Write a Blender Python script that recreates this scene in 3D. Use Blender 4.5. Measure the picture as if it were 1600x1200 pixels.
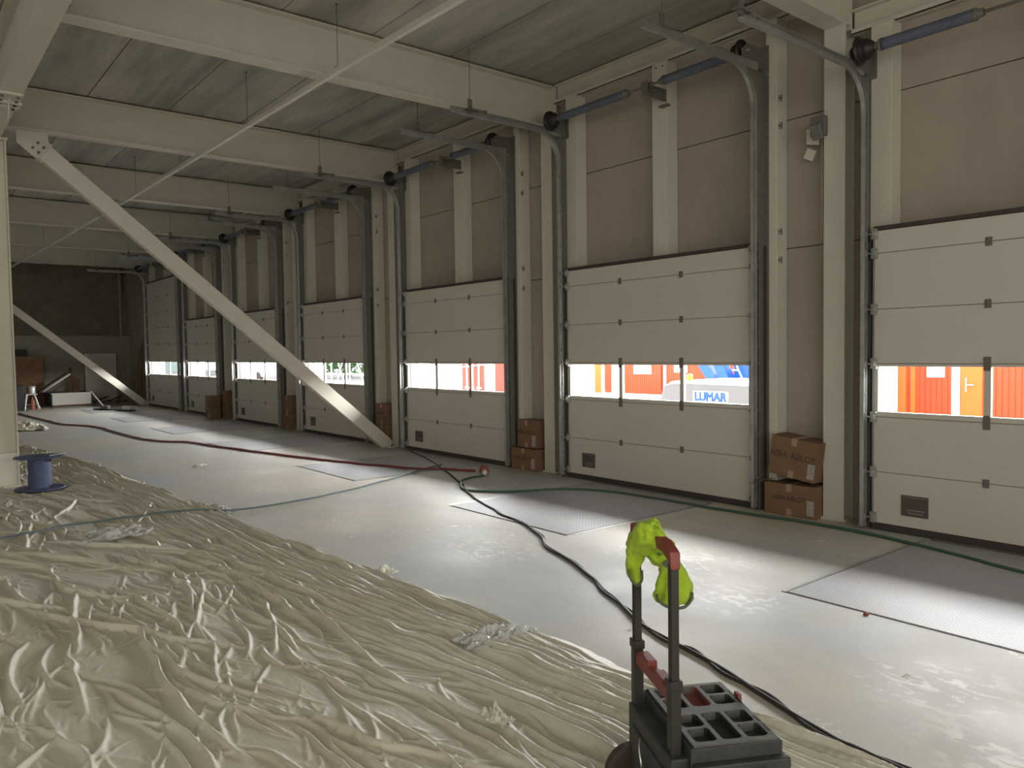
import bpy, bmesh, math, random
import numpy as np
from mathutils import Vector, Matrix, noise as mnoise
random.seed(4)
PI = math.pi
for o in list(bpy.data.objects):
    bpy.data.objects.remove(o)
scn = bpy.context.scene
COL = scn.collection

# ------------------------------------------------------------------ camera
YAW, PITCH, ROLL, FPX = 0.6822, 0.0429, -0.0147, 1204.4
cd = bpy.data.cameras.new('camera'); cam = bpy.data.objects.new('camera', cd); COL.objects.link(cam)
fw = Vector((math.sin(YAW)*math.cos(PITCH), math.cos(YAW)*math.cos(PITCH), -math.sin(PITCH)))
rt = Vector((math.cos(YAW), -math.sin(YAW), 0)); up = rt.cross(fw)
r2 = rt*math.cos(ROLL)+up*math.sin(ROLL); u2 = -rt*math.sin(ROLL)+up*math.cos(ROLL)
m = Matrix((r2, u2, -fw)).transposed().to_4x4(); m.translation = Vector((0, 0, 1.6))
cam.matrix_world = m
cd.sensor_width = 36; cd.lens = FPX/1600*36; cd.clip_start = .05; cd.clip_end = 500
scn.camera = cam

# ------------------------------------------------------------------ world, lights, exposure
scn.view_settings.view_transform = 'Standard'
scn.view_settings.look = 'None'
scn.view_settings.exposure = 0.1
scn.view_settings.gamma = 1.0
scn.view_settings.use_curve_mapping = False
W = bpy.data.worlds.new('overcast_sky'); scn.world = W; W.use_nodes = True
bg = W.node_tree.nodes['Background']
bg.inputs[0].default_value = (0.93, 0.97, 1.0, 1); bg.inputs[1].default_value = 2.3

def area(name, loc, sx, sy, power, direction, color=(1, 1, 1), spread=PI):
    l = bpy.data.lights.new(name, 'AREA'); l.shape = 'RECTANGLE'; l.size = sx; l.size_y = sy
    l.energy = power; l.color = color; l.spread = spread
    o = bpy.data.objects.new(name, l); COL.objects.link(o); o.location = loc
    o.rotation_euler = Vector(direction).to_track_quat('-Z', 'Y').to_euler()
    return o
# unseen area lamp added outside, standing in for bright sky through the door windows
area('sky_stand_in', (20, 12, 7.2), 120, 9.2, 155000, (-1, 0, 0), (1, .985, .96))
# added overhead fill lamp in the unseen hall on the left, no rooflight there
area('hall_overhead_fill', (-5.5, 2, 8.35), 6, 12, 110, (0, 0, -1), (1, .97, .88))
# added fill lamps by the left hall wall and behind the camera, no gates there
area('hall_fill_left', (-12.9, 10, 3.2), 34, 5.5, 120, (1, 0, 0), (1, .96, .87))
area('hall_fill_behind', (-3, -4.9, 2.6), 14, 4.5, 480, (0, 1, 0), (1, .96, .87))

# ------------------------------------------------------------------ helpers
def tag(o, label=None, cat=None, group=None, kind=None):
    if label: o['label'] = label
    if cat: o['category'] = cat
    if group: o['group'] = group
    if kind: o['kind'] = kind
    return o
def empty(name, loc=(0, 0, 0), label=None, cat=None, group=None, kind=None):
    o = bpy.data.objects.new(name, None); COL.objects.link(o); o.location = loc; o.empty_display_size = .1
    return tag(o, label, cat, group, kind)
SPLIT = {'edge_angle', 'tape', 'bolt_hole', 'bolt', 'section_joint', 'slanted_arm', 'cross_brace', 'stretcher', 'side_bail', 'timber_bearer', 'rail', 'foot', 'edge_rail', 'end_stiffener', 'edge_gap'}
class MB:
    def __init__(s): s.v = []; s.f = []; s.mi = []; s.cur = 0
    def add(s, vs, fs):
        b = len(s.v); s.v += [tuple(v) for v in vs]
        s.f += [tuple(i+b for i in f) for f in fs]; s.mi += [s.cur]*len(fs); return s
    def box(s, x0, x1, y0, y1, z0, z1):
        return s.add([(x, y, z) for z in (z0, z1) for y in (y0, y1) for x in (x0, x1)],
                     [(0, 2, 3, 1), (4, 5, 7, 6), (0, 1, 5, 4), (2, 6, 7, 3), (0, 4, 6, 2), (1, 3, 7, 5)])
    def obox(s, c, ax, ay, az, hx, hy, hz):
        c = Vector(c); ax, ay, az = [Vector(a).normalized() for a in (ax, ay, az)]
        vs = [c+ax*x*hx+ay*y*hy+az*z*hz for z in (-1, 1) for y in (-1, 1) for x in (-1, 1)]
        return s.add(vs, [(0, 2, 3, 1), (4, 5, 7, 6), (0, 1, 5, 4), (2, 6, 7, 3), (0, 4, 6, 2), (1, 3, 7, 5)])
    def bar(s, p, q, w, h, upv=(0, 0, 1)):
        p, q = Vector(p), Vector(q); d = (q-p).normalized(); a = d.cross(Vector(upv))
        if a.length < 1e-4: a = d.cross(Vector((1, 0, 0)))
        a.normalize(); b = a.cross(d)
        return s.obox((p+q)/2, a, b, d, w/2, h/2, (q-p).length/2)
    def ring(s, rings, cap=True, closed=True):
        n = len(rings[0]); b = len(s.v)
        for r in rings: s.v += [tuple(v) for v in r]
        k = n if closed else n-1
        for i in range(len(rings)-1):
            for j in range(k):
                j2 = (j+1) % n
                s.f.append((b+i*n+j, b+i*n+j2, b+(i+1)*n+j2, b+(i+1)*n+j)); s.mi.append(s.cur)
        if cap:
            s.f.append(tuple(b+j for j in reversed(range(n)))); s.mi.append(s.cur)
            s.f.append(tuple(b+(len(rings)-1)*n+j for j in range(n))); s.mi.append(s.cur)
        return s
    def tube(s, pts, r, n=8, cap=True):
        pts = [Vector(p) for p in pts]; rs = r if isinstance(r, (list, tuple)) else [r]*len(pts)
        rings = []; t0 = (pts[1]-pts[0]).normalized()
        a = t0.cross(Vector((0, 0, 1)))
        if a.length < 1e-3: a = t0.cross(Vector((1, 0, 0)))
        a.normalize()
        for i, p in enumerate(pts):
            t = (pts[min(i+1, len(pts)-1)]-pts[max(i-1, 0)]).normalized()
            a = (a-t*a.dot(t)).normalized(); b = t.cross(a)
            rings.append([p+(a*math.cos(2*PI*k/n)+b*math.sin(2*PI*k/n))*rs[i] for k in range(n)])
        return s.ring(rings, cap)
    def lathe(s, c, prof, n=32, axis=(0, 0, 1)):
        ax = Vector(axis).normalized(); a = ax.cross(Vector((0, 1, 0.01))).normalized(); b = ax.cross(a); c = Vector(c)
        return s.ring([[c+ax*h+(a*math.cos(2*PI*k/n)+b*math.sin(2*PI*k/n))*r for k in range(n)] for r, h in prof])
    def prism(s, poly, z0, z1, f=lambda a, b, c: (a, b, c)):
        return s.ring([[f(a, b, z) for a, b in poly] for z in (z0, z1)])
    def islands(s):
        par = list(range(len(s.v)))
        def find(a):
            while par[a] != a: par[a] = par[par[a]]; a = par[a]
            return a
        for f in s.f:
            for k in f[1:]: par[find(f[0])] = find(k)
        out = {}
        for f, mi in zip(s.f, s.mi): out.setdefault(find(f[0]), []).append((f, mi))
        res = []
        for fs in out.values():
            m_ = MB(); idx = {}
            for f, mi in fs:
                for k in f:
                    if k not in idx: idx[k] = len(m_.v); m_.v.append(s.v[k])
                m_.f.append(tuple(idx[k] for k in f)); m_.mi.append(mi)
            res.append(m_)
        return res
    def build(s, name, mat, parent=None, bevel=0, smooth=False, seg=2, origin=None):
        if parent is not None and name in SPLIT:
            for m_ in s.islands(): o = m_._build(name, mat, parent, bevel, smooth, seg, origin)
            return o
        return s._build(name, mat, parent, bevel, smooth, seg, origin)
    def _build(s, name, mat, parent=None, bevel=0, smooth=False, seg=2, origin=None):
        me = bpy.data.meshes.new(name)
        off = Vector((0, 0, 0))
        if origin is not None: off = Vector(origin)
        me.from_pydata([tuple(Vector(v)-off) for v in s.v], [], s.f)
        for mm in (mat if isinstance(mat, (list, tuple)) else [mat]): me.materials.append(mm)
        for p, k in zip(me.polygons, s.mi): p.material_index = k
        bm = bmesh.new(); bm.from_mesh(me); bmesh.ops.recalc_face_normals(bm, faces=bm.faces); bm.to_mesh(me); bm.free()
        if smooth:
            for p in me.polygons: p.use_smooth = True
        o = bpy.data.objects.new(name, me); COL.objects.link(o)
        if origin is not None and parent is None: o.location = off
        if parent: o.parent = parent
        if bevel:
            b = o.modifiers.new('bevel', 'BEVEL'); b.width = bevel; b.segments = seg; b.limit_method = 'ANGLE'; b.angle_limit = .7
            if not smooth:
                for p in me.polygons: p.use_smooth = True
                b.harden_normals = True
        return o
def children(o): return [c for c in bpy.data.objects if c.parent == o]
def copy_tree(o, parent=None, kids=None):
    c = o.copy(); COL.objects.link(c); c.parent = parent
    for ch in (kids if kids is not None else children(o)): copy_tree(ch, c)
    return c
def catmull(pts, n=8):
    P = [Vector(p) for p in pts]; P = [P[0]*2-P[1]]+P+[P[-1]*2-P[-2]]; out = []
    for i in range(1, len(P)-2):
        a, b, c, d = P[i-1:i+3]
        for k in range(n):
            t = k/n
            out.append(.5*((2*b)+(-a+c)*t+(2*a-5*b+4*c-d)*t*t+(-a+3*b-3*c+d)*t**3))
    out.append(P[-2]); return out
def text_obj(name, body, mat, size, loc, xdir, ydir, parent=None, extrude=.0008, bold=0.0, align='CENTER'):
    cu = bpy.data.curves.new(name, 'FONT'); cu.body = body; cu.size = size; cu.extrude = extrude; cu.bevel_depth = bold; cu.bevel_resolution = 0
    cu.align_x = align; cu.align_y = 'CENTER'
    t = bpy.data.objects.new(name, cu); COL.objects.link(t)
    dg = bpy.context.evaluated_depsgraph_get(); dg.update()
    me = bpy.data.meshes.new_from_object(t.evaluated_get(dg)); bpy.data.objects.remove(t); bpy.data.curves.remove(cu)
    x = Vector(xdir).normalized(); y = Vector(ydir).normalized(); z = x.cross(y)
    M = Matrix((x, y, z)).transposed().to_4x4(); M.translation = Vector(loc)
    me.transform(M); me.materials.clear(); me.materials.append(mat)
    o = bpy.data.objects.new(name, me); COL.objects.link(o)
    if parent: o.parent = parent
    return o

# ------------------------------------------------------------------ materials
def mat(name, col, rough=.6, metal=0, spec=.5, var=0, vscale=5, stretch=(1, 1, 1), bump=0, bscale=40, bstretch=(1, 1, 1), col2=None, rvar=0, sheen=0):
    m = bpy.data.materials.new(name); m.use_nodes = True; nt = m.node_tree; N = nt.nodes; L = nt.links
    b = N['Principled BSDF']; b.inputs['Base Color'].default_value = (*col, 1); b.inputs['Roughness'].default_value = rough
    b.inputs['Metallic'].default_value = metal; b.inputs['Specular IOR Level'].default_value = spec
    if sheen: b.inputs['Sheen Weight'].default_value = sheen
    tc = N.new('ShaderNodeTexCoord')
    if var or col2:
        mp = N.new('ShaderNodeMapping'); mp.inputs['Scale'].default_value = stretch; L.new(tc.outputs['Object'], mp.inputs[0])
        n = N.new('ShaderNodeTexNoise'); n.inputs['Scale'].default_value = vscale; n.inputs['Detail'].default_value = 6; n.inputs['Roughness'].default_value = .62
        L.new(mp.outputs[0], n.inputs[0])
        mx = N.new('ShaderNodeMix'); mx.data_type = 'RGBA'
        rmp = N.new('ShaderNodeMapRange'); rmp.inputs[1].default_value = .3; rmp.inputs[2].default_value = .7
        L.new(n.outputs['Fac'], rmp.inputs[0]); L.new(rmp.outputs[0], mx.inputs[0])
        c2 = col2 if col2 else tuple(c*(1-var) for c in col)
        c1 = col if col2 else tuple(min(1, c*(1+var)) for c in col)
        mx.inputs[6].default_value = (*c1, 1); mx.inputs[7].default_value = (*c2, 1)
        L.new(mx.outputs[2], b.inputs['Base Color'])
        if rvar:
            rr = N.new('ShaderNodeMapRange'); rr.inputs[1].default_value = .3; rr.inputs[2].default_value = .7
            rr.inputs[3].default_value = rough-rvar; rr.inputs[4].default_value = rough+rvar
            L.new(n.outputs['Fac'], rr.inputs[0]); L.new(rr.outputs[0], b.inputs['Roughness'])
    if bump:
        mp = N.new('ShaderNodeMapping'); mp.inputs['Scale'].default_value = bstretch; L.new(tc.outputs['Object'], mp.inputs[0])
        n = N.new('ShaderNodeTexNoise'); n.inputs['Scale'].default_value = bscale; n.inputs['Detail'].default_value = 4
        L.new(mp.outputs[0], n.inputs[0])
        bp = N.new('ShaderNodeBump'); bp.inputs['Strength'].default_value = bump; bp.inputs['Distance'].default_value = .01
        L.new(n.outputs['Fac'], bp.inputs['Height']); L.new(bp.outputs[0], b.inputs['Normal'])
    return m
M = {}
M['steel_paint'] = mat('light_beige_painted_steel', (.60, .565, .475), .42, var=.04, vscale=3)
M['conc_wall'] = mat('precast_concrete', (.38, .33, .27), .85, var=.10, vscale=1.6, stretch=(1, 1, .5), bump=.25, bscale=60, spec=.25)
M['ceil'] = mat('ceiling_concrete_plank', (.54, .52, .45), .8, col2=(.25, .24, .21), vscale=.9, stretch=(2.6, .35, 1), bump=.35, bscale=22, bstretch=(1, .3, 1), spec=.25)
M['end_wall'] = mat('dark_blockwork', (.20, .17, .12), .9, var=.18, vscale=3, bump=.8, bscale=30, spec=.2)
M['end_wall2'] = mat('grey_plinth_concrete', (.33, .30, .24), .9, var=.1, vscale=2, bump=.3, bscale=30, spec=.2)
M['door'] = mat('grey_white_door_panel', (.58, .54, .475), .5, var=.015, vscale=2, bump=.12, bscale=160, bstretch=(1, .15, 1))
M['joint'] = mat('section_joint_shadow_gap', (.30, .28, .25), .7)
M['seal'] = mat('dark_rubber_seal', (.055, .04, .038), .7)
M['galv'] = mat('galvanised_steel', (.46, .47, .45), .42, metal=.75, var=.15, vscale=9)
M['galv_dark'] = mat('dull_zinc_bracket', (.19, .18, .16), .55, metal=.4, var=.1, vscale=12)
M['black_metal'] = mat('black_cast_metal', (.035, .03, .028), .5, metal=.4)
M['spring'] = mat('blue_grey_spring_sleeve', (.115, .13, .18), .6, bump=.9, bscale=8, bstretch=(1, 14, 1), var=.12, vscale=6)
M['hinge'] = mat('brown_grey_hinge', (.17, .15, .13), .5, metal=.3)
M['white_lining'] = mat('white_reveal_lining', (.82, .80, .77), .6)
M['plate_label'] = mat('dark_brown_maker_plate', (.09, .07, .066), .45)
M['plate_text'] = mat('plate_lettering', (.30, .25, .22), .5)
M['card'] = mat('brown_cardboard', (.205, .125, .075), .85, var=.07, vscale=4, bump=.1, bscale=30, spec=.2)
M['card_in'] = mat('cardboard_edge', (.22, .13, .08), .9)
M['tape'] = mat('parcel_tape', (.34, .24, .15), .3)
M['print'] = mat('printed_box_lettering', (.10, .06, .04), .8)
M['paper'] = mat('paper_label', (.36, .32, .29), .7, var=.2, vscale=60)
M['reel'] = mat('blue_painted_reel', (.055, .075, .15), .55, var=.2, vscale=14, bump=.1, bscale=20)
M['hose_red'] = mat('dusty_red_hose', (.20, .045, .04), .55, var=.25, vscale=4)
M['cable_blk'] = mat('black_rubber_cable', (.035, .032, .03), .5)
M['hose_green'] = mat('green_hose', (.045, .105, .07), .5)
M['cable_blue'] = mat('blue_grey_lead', (.10, .14, .15), .55)
M['plug'] = mat('brown_orange_plug', (.38, .13, .07), .55, var=.3, vscale=40)
M['tb_black'] = mat('dusty_black_plastic', (.04, .041, .038), .55, var=.35, vscale=14, bump=.1, bscale=120)
M['tb_lid'] = mat('dusty_lid_plastic', (.105, .104, .095), .62, var=.3, vscale=10, bump=.1, bscale=100)
M['tb_well'] = mat('dark_well_plastic', (.035, .034, .032), .6, var=.3, vscale=18)
M['tb_red'] = mat('red_plastic', (.23, .05, .04), .5, var=.12, vscale=10)
M['tb_redwell'] = mat('dusty_red_well', (.22, .075, .06), .6, var=.3, vscale=20)
M['tube_black'] = mat('black_aluminium_tube', (.04, .037, .034), .42, metal=.3)
M['chrome'] = mat('zinc_wire', (.55, .55, .52), .35, metal=.9)
M['tyre'] = mat('brown_black_wheel', (.06, .042, .03), .7)
M['vest'] = mat('high_visibility_yellow', (.37, .54, .02), .8, var=.22, vscale=14, bump=.9, bscale=28, sheen=.2)
M['vest_hem'] = mat('dark_hem_tape', (.09, .10, .07), .6)
M['wood'] = mat('rough_timber', (.26, .165, .09), .8, var=.2, vscale=6, stretch=(8, 8, .6))
M['osb'] = mat('brown_board', (.25, .145, .075), .8, var=.15, vscale=8)
M['dark_stuff'] = mat('shaded_sheet_metal', (.03, .032, .036), .6)
M['alu'] = mat('light_aluminium', (.62, .61, .58), .35, metal=.6)
M['white_panel'] = mat('cream_sandwich_panel', (.62, .60, .50), .5)
M['bright_panel'] = mat('lit_sheet_metal', (.74, .72, .66), .5)
M['bolt'] = mat('bolt_steel', (.16, .14, .11), .5, metal=.7)
M['rust'] = mat('rusty_scrap_timber', (.17, .10, .055), .9, var=.3, vscale=10)
M['orange'] = mat('orange_red_container_paint', (.80, .095, .025), .5, var=.04, vscale=2)
M['orange2'] = mat('orange_door_paint', (.93, .22, .035), .5)
M['red'] = mat('signal_red_paint', (.85, .07, .045), .5)
M['white'] = mat('white_paint', (.85, .85, .83), .5)
M['blue'] = mat('blue_machine_paint', (.01, .12, .50), .45)
M['grey_hood'] = mat('pale_grey_hood', (.13, .14, .16), .4)
M['sign_blue'] = mat('sign_blue_lettering', (.015, .10, .48), .5)
M['yard'] = mat('pale_yard_paving', (.52, .46, .46), .8, var=.08, vscale=.5)
M['leaf'] = mat('leaf_green', (.10, .26, .06), .7, var=.4, vscale=2)
M['pale_grey'] = mat('pale_grey_cladding', (.40, .44, .50), .6)
M['cream'] = mat('cream_render', (.75, .70, .60), .7)
M['mint'] = mat('pale_mint_cladding', (.48, .62, .54), .6)
M['amber'] = mat('amber_lens', (.9, .35, .02), .3)
M['hall'] = mat('hall_cladding', (.55, .54, .48), .7)
M['hub_white'] = mat('pale_pipe', (.66, .65, .58), .4)

# acrylic pane: clear sheet with a faint reflection
gm = bpy.data.materials.new('clear_acrylic_pane'); gm.use_nodes = True; nt = gm.node_tree; nt.nodes.clear()
o_ = nt.nodes.new('ShaderNodeOutputMaterial'); mx = nt.nodes.new('ShaderNodeMixShader'); tr = nt.nodes.new('ShaderNodeBsdfTransparent'); gl = nt.nodes.new('ShaderNodeBsdfGlossy')
fr = nt.nodes.new('ShaderNodeMath'); fr.operation = 'MULTIPLY_ADD'; fr.inputs[1].default_value = .5; fr.inputs[2].default_value = .03
lw_ = nt.nodes.new('ShaderNodeLayerWeight'); pw_ = nt.nodes.new('ShaderNodeMath'); pw_.operation = 'POWER'; pw_.inputs[1].default_value = 5
nt.links.new(lw_.outputs['Facing'], pw_.inputs[0]); nt.links.new(pw_.outputs[0], fr.inputs[0])
tr.inputs[0].default_value = (.93, .94, .95, 1); gl.inputs['Roughness'].default_value = .03
nt.links.new(fr.outputs[0], mx.inputs[0]); nt.links.new(tr.outputs[0], mx.inputs[1]); nt.links.new(gl.outputs[0], mx.inputs[2]); nt.links.new(mx.outputs[0], o_.inputs[0])
M['glass'] = gm

def floor_mat():
    m = bpy.data.materials.new('power_floated_concrete'); m.use_nodes = True; nt = m.node_tree; N = nt.nodes; L = nt.links; b = N['Principled BSDF']
    tc = N.new('ShaderNodeTexCoord')
    def noise(sc, det=6, st=(1, 1, 1), dist=0):
        mp = N.new('ShaderNodeMapping'); mp.inputs['Scale'].default_value = st; L.new(tc.outputs['Object'], mp.inputs[0])
        n = N.new('ShaderNodeTexNoise'); n.inputs['Scale'].default_value = sc; n.inputs['Detail'].default_value = det; n.inputs['Distortion'].default_value = dist
        n.inputs['Roughness'].default_value = .6; L.new(mp.outputs[0], n.inputs[0]); return n.outputs['Fac']
    def mr(v, a, c, d=0, e=1):
        r = N.new('ShaderNodeMapRange'); r.inputs[1].default_value = a; r.inputs[2].default_value = c; r.inputs[3].default_value = d; r.inputs[4].default_value = e
        L.new(v, r.inputs[0]); return r.outputs[0]
    def mix(f, a, c):
        x = N.new('ShaderNodeMix'); x.data_type = 'RGBA'; L.new(f, x.inputs[0])
        for i, q in ((6, a), (7, c)):
            if isinstance(q, tuple): x.inputs[i].default_value = (*q, 1)
            else: L.new(q, x.inputs[i])
        return x.outputs[2]
    def mul(a, c):
        x = N.new('ShaderNodeMath'); x.operation = 'MULTIPLY'; L.new(a, x.inputs[0]); L.new(c, x.inputs[1]); return x.outputs[0]
    c = mix(mr(noise(.35, 5), .38, .62), (.43, .44, .435), (.53, .48, .39))
    c = mix(mr(noise(2.2, 8, (1, .5, 1), .6), .45, .75, 0, .45), c, (.36, .36, .345))
    c = mix(mr(noise(9, 6), .55, .8, 0, .35), c, (.34, .32, .28))
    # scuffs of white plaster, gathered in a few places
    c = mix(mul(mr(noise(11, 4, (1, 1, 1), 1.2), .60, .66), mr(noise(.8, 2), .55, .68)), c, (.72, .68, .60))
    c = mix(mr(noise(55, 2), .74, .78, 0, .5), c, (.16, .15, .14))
    # plaster smears; the first, pinkish patch is a reflected glow painted into the floor
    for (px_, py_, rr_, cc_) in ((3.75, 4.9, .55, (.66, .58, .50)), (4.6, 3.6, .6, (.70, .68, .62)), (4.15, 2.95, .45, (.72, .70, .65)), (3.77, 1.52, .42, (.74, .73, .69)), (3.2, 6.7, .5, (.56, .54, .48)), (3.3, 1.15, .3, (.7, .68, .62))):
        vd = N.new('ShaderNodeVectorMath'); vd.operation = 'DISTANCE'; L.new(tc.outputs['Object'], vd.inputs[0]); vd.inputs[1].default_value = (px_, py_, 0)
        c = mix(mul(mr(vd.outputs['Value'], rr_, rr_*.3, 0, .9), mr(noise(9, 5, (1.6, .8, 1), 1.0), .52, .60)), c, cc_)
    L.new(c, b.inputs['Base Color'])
    L.new(mr(noise(1.3, 6), .3, .7, .46, .66), b.inputs['Roughness'])
    b.inputs['Specular IOR Level'].default_value = .35
    bp = N.new('ShaderNodeBump'); bp.inputs['Strength'].default_value = .12; bp.inputs['Distance'].default_value = .004
    L.new(noise(14, 5), bp.inputs['Height']); L.new(bp.outputs[0], b.inputs['Normal'])
    return m
M['floor'] = floor_mat()

def checker_mat():
    m = bpy.data.materials.new('checker_plate_steel'); m.use_nodes = True; nt = m.node_tree; N = nt.nodes; L = nt.links; b = N['Principled BSDF']
    tc = N.new('ShaderNodeTexCoord'); sp = N.new('ShaderNodeSeparateXYZ'); L.new(tc.outputs['Object'], sp.inputs[0])
    def mt(op, a, c=None):
        x = N.new('ShaderNodeMath'); x.operation = op
        for i, q in enumerate((a, c)):
            if q is None: continue
            if isinstance(q, (int, float)): x.inputs[i].default_value = q
            else: L.new(q, x.inputs[i])
        return x.outputs[0]
    s = 26.0
    a = mt('MULTIPLY', mt('ADD', sp.outputs[0], sp.outputs[1]), s); c = mt('MULTIPLY', mt('SUBTRACT', sp.outputs[0], sp.outputs[1]), s)
    fa = mt('SUBTRACT', mt('FRACT', a), .5); fc = mt('SUBTRACT', mt('FRACT', c), .5)
    par = mt('FLOORED_MODULO', mt('ADD', mt('FLOOR', a), mt('FLOOR', c)), 2.0)
    def ell(p, q): return mt('ADD', mt('POWER', mt('MULTIPLY', mt('ABSOLUTE', p), 2.1), 2.0), mt('POWER', mt('MULTIPLY', mt('ABSOLUTE', q), 6.5), 2.0))
    e1 = mt('LESS_THAN', ell(fa, fc), 1.0); e2 = mt('LESS_THAN', ell(fc, fa), 1.0)
    h = mt('ADD', mt('MULTIPLY', e1, par), mt('MULTIPLY', e2, mt('SUBTRACT', 1.0, par)))
    n = N.new('ShaderNodeTexNoise'); n.inputs['Scale'].default_value = 2.2; n.inputs['Detail'].default_value = 6; L.new(tc.outputs['Object'], n.inputs[0])
    mx = N.new('ShaderNodeMix'); mx.data_type = 'RGBA'; L.new(n.outputs['Fac'], mx.inputs[0]); mx.inputs[6].default_value = (.27, .28, .31, 1); mx.inputs[7].default_value = (.37, .345, .31, 1)
    m2 = N.new('ShaderNodeMix'); m2.data_type = 'RGBA'; L.new(mt('MULTIPLY', h, .45), m2.inputs[0]); L.new(mx.outputs[2], m2.inputs[6]); m2.inputs[7].default_value = (.52, .53, .55, 1)
    L.new(m2.outputs[2], b.inputs['Base Color']); b.inputs['Metallic'].default_value = .2; b.inputs['Roughness'].default_value = .55
    bp = N.new('ShaderNodeBump'); bp.inputs['Strength'].default_value = .6; bp.inputs['Distance'].default_value = .003
    L.new(h, bp.inputs['Height']); L.new(bp.outputs[0], b.inputs['Normal'])
    return m
M['checker'] = checker_mat()

def sheet_mat():
    m = bpy.data.materials.new('dusty_cream_polythene'); m.use_nodes = True; nt = m.node_tree; N = nt.nodes; L = nt.links; b = N['Principled BSDF']
    tc = N.new('ShaderNodeTexCoord'); n = N.new('ShaderNodeTexNoise'); n.inputs['Scale'].default_value = 1.1; n.inputs['Detail'].default_value = 7; L.new(tc.outputs['Object'], n.inputs[0])
    cr = N.new('ShaderNodeValToRGB'); cr.color_ramp.elements[0].position = .36; cr.color_ramp.elements[1].position = .66
    cr.color_ramp.elements[0].color = (.62, .595, .50, 1); cr.color_ramp.elements[1].color = (.56, .51, .41, 1)
    L.new(n.outputs['Fac'], cr.inputs[0]); L.new(cr.outputs[0], b.inputs['Base Color'])
    b.inputs['Roughness'].default_value = .5; b.inputs['Specular IOR Level'].default_value = .4
    n2 = N.new('ShaderNodeTexNoise'); n2.inputs['Scale'].default_value = 28; n2.inputs['Detail'].default_value = 4; n2.inputs['Distortion'].default_value = 1.5
    mp = N.new('ShaderNodeMapping'); mp.inputs['Scale'].default_value = (1, .4, 1); L.new(tc.outputs['Object'], mp.inputs[0]); L.new(mp.outputs[0], n2.inputs[0])
    bp = N.new('ShaderNodeBump'); bp.inputs['Strength'].default_value = .35; bp.inputs['Distance'].default_value = .006
    L.new(n2.outputs['Fac'], bp.inputs['Height']); L.new(bp.outputs[0], b.inputs['Normal'])
    return m
M['sheet'] = sheet_mat()
def film_mat():
    m = bpy.data.materials.new('clear_wrapping_film'); m.use_nodes = True; nt = m.node_tree; nt.nodes.clear(); N = nt.nodes
    o = N.new('ShaderNodeOutputMaterial'); x = N.new('ShaderNodeMixShader'); t = N.new('ShaderNodeBsdfTransparent'); p = N.new('ShaderNodeBsdfPrincipled')
    p.inputs['Base Color'].default_value = (.62, .62, .58, 1); p.inputs['Roughness'].default_value = .2; x.inputs[0].default_value = .55
    nt.links.new(t.outputs[0], x.inputs[1]); nt.links.new(p.outputs[0], x.inputs[2]); nt.links.new(x.outputs[0], o.inputs[0]); return m
M['film'] = film_mat()

# ------------------------------------------------------------------ the setting
H_CEIL = 5.0; Y_END = 30.5; Y_NEAR = -5.0
FR = [27.2, 23.0, 19.30, 15.43, 11.46, 7.51, 3.61]       # portal frames, far to near
DY = [26.80, 22.70, 18.78, 14.88, 10.91, 7.05, 3.20]      # far jamb of each door
DW = [3.42] + [2.654]*6
DP = 6.64                                                  # inner face of the doors
def struct(mb, name, m, **k): return tag(mb.build(name, m, **k), kind='structure')

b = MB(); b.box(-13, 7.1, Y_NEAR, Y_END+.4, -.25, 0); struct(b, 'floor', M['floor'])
b = MB(); x = 1.18
while x < 6.85:
    x1 = min(x+1.0, 6.95)
    for y0, y1 in zip([Y_NEAR]+FR[::-1], FR[::-1]+[Y_END]):
        b.box(x+.006, x1-.006, y0, y1, H_CEIL, H_CEIL+.2)
    x += 1.0
b.box(1.0, 7.1, Y_NEAR, Y_END+.3, H_CEIL+.03, H_CEIL+.26)
struct(b, 'ceiling', M['ceil'])

# long wall of precast panels with seven door openings
b = MB(); ys = [Y_NEAR]
wx0, wx1 = 6.9, 7.1
rows = [(0, 2.555), (2.565, 3.795), (3.805, 5.05)]
ops = []
for yl, w, i in zip(DY, DW, range(7)): ops.append((yl-w+.0, yl+.03, 3.86 if i == 0 else 2.52))
ops = sorted(ops)
prev = Y_NEAR
for (a, c, top) in ops:
    for z0, z1 in rows: b.box(wx0, wx1, prev, a, z0, z1)
    for z0, z1 in rows:
        z0 = max(z0, top)
        if z1 > z0: b.box(wx0, wx1, a, c, z0, z1)
    prev = c
for z0, z1 in rows: b.box(wx0, wx1, prev, Y_END, z0, z1)
bk = MB()
struct(b, 'wall_right', M['conc_wall'])
b = MB()
for (a, c, top) in ops: pass
prev = Y_NEAR
for (a, c, top) in ops:
    b.box(wx0+.02, wx1-.02, prev, a, 2.5, 2.6); b.box(wx0+.02, wx1-.02, prev, a, 3.75, 3.85)
    b.box(wx0+.02, wx1-.02, a, c, 3.75+(.12 if top > 3 else 0), 3.87); prev = c
    if top < 3: b.box(wx0+.02, wx1-.02, a, c, 2.54, 2.6)
b.box(wx0+.02, wx1-.02, prev, Y_END, 2.5, 2.6); b.box(wx0+.02, wx1-.02, prev, Y_END, 3.75, 3.85)
struct(b, 'trim_1', M['seal'])
# white linings of the door reveals
for i, (a, c, top) in enumerate(ops[::-1]):
    b = MB(); b.box(6.88, 7.12, c-.012, c+.02, -.02, top); b.box(6.88, 7.12, a-.02, a+.012, -.02, top)
    b.box(6.88, 7.12, a, c, top-.012, top+.03)
    b.box(6.86, 6.89, c-.02, c+.03, 0, top)
    struct(b, 'trim_%d' % (i+2), M['white_lining'])

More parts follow.
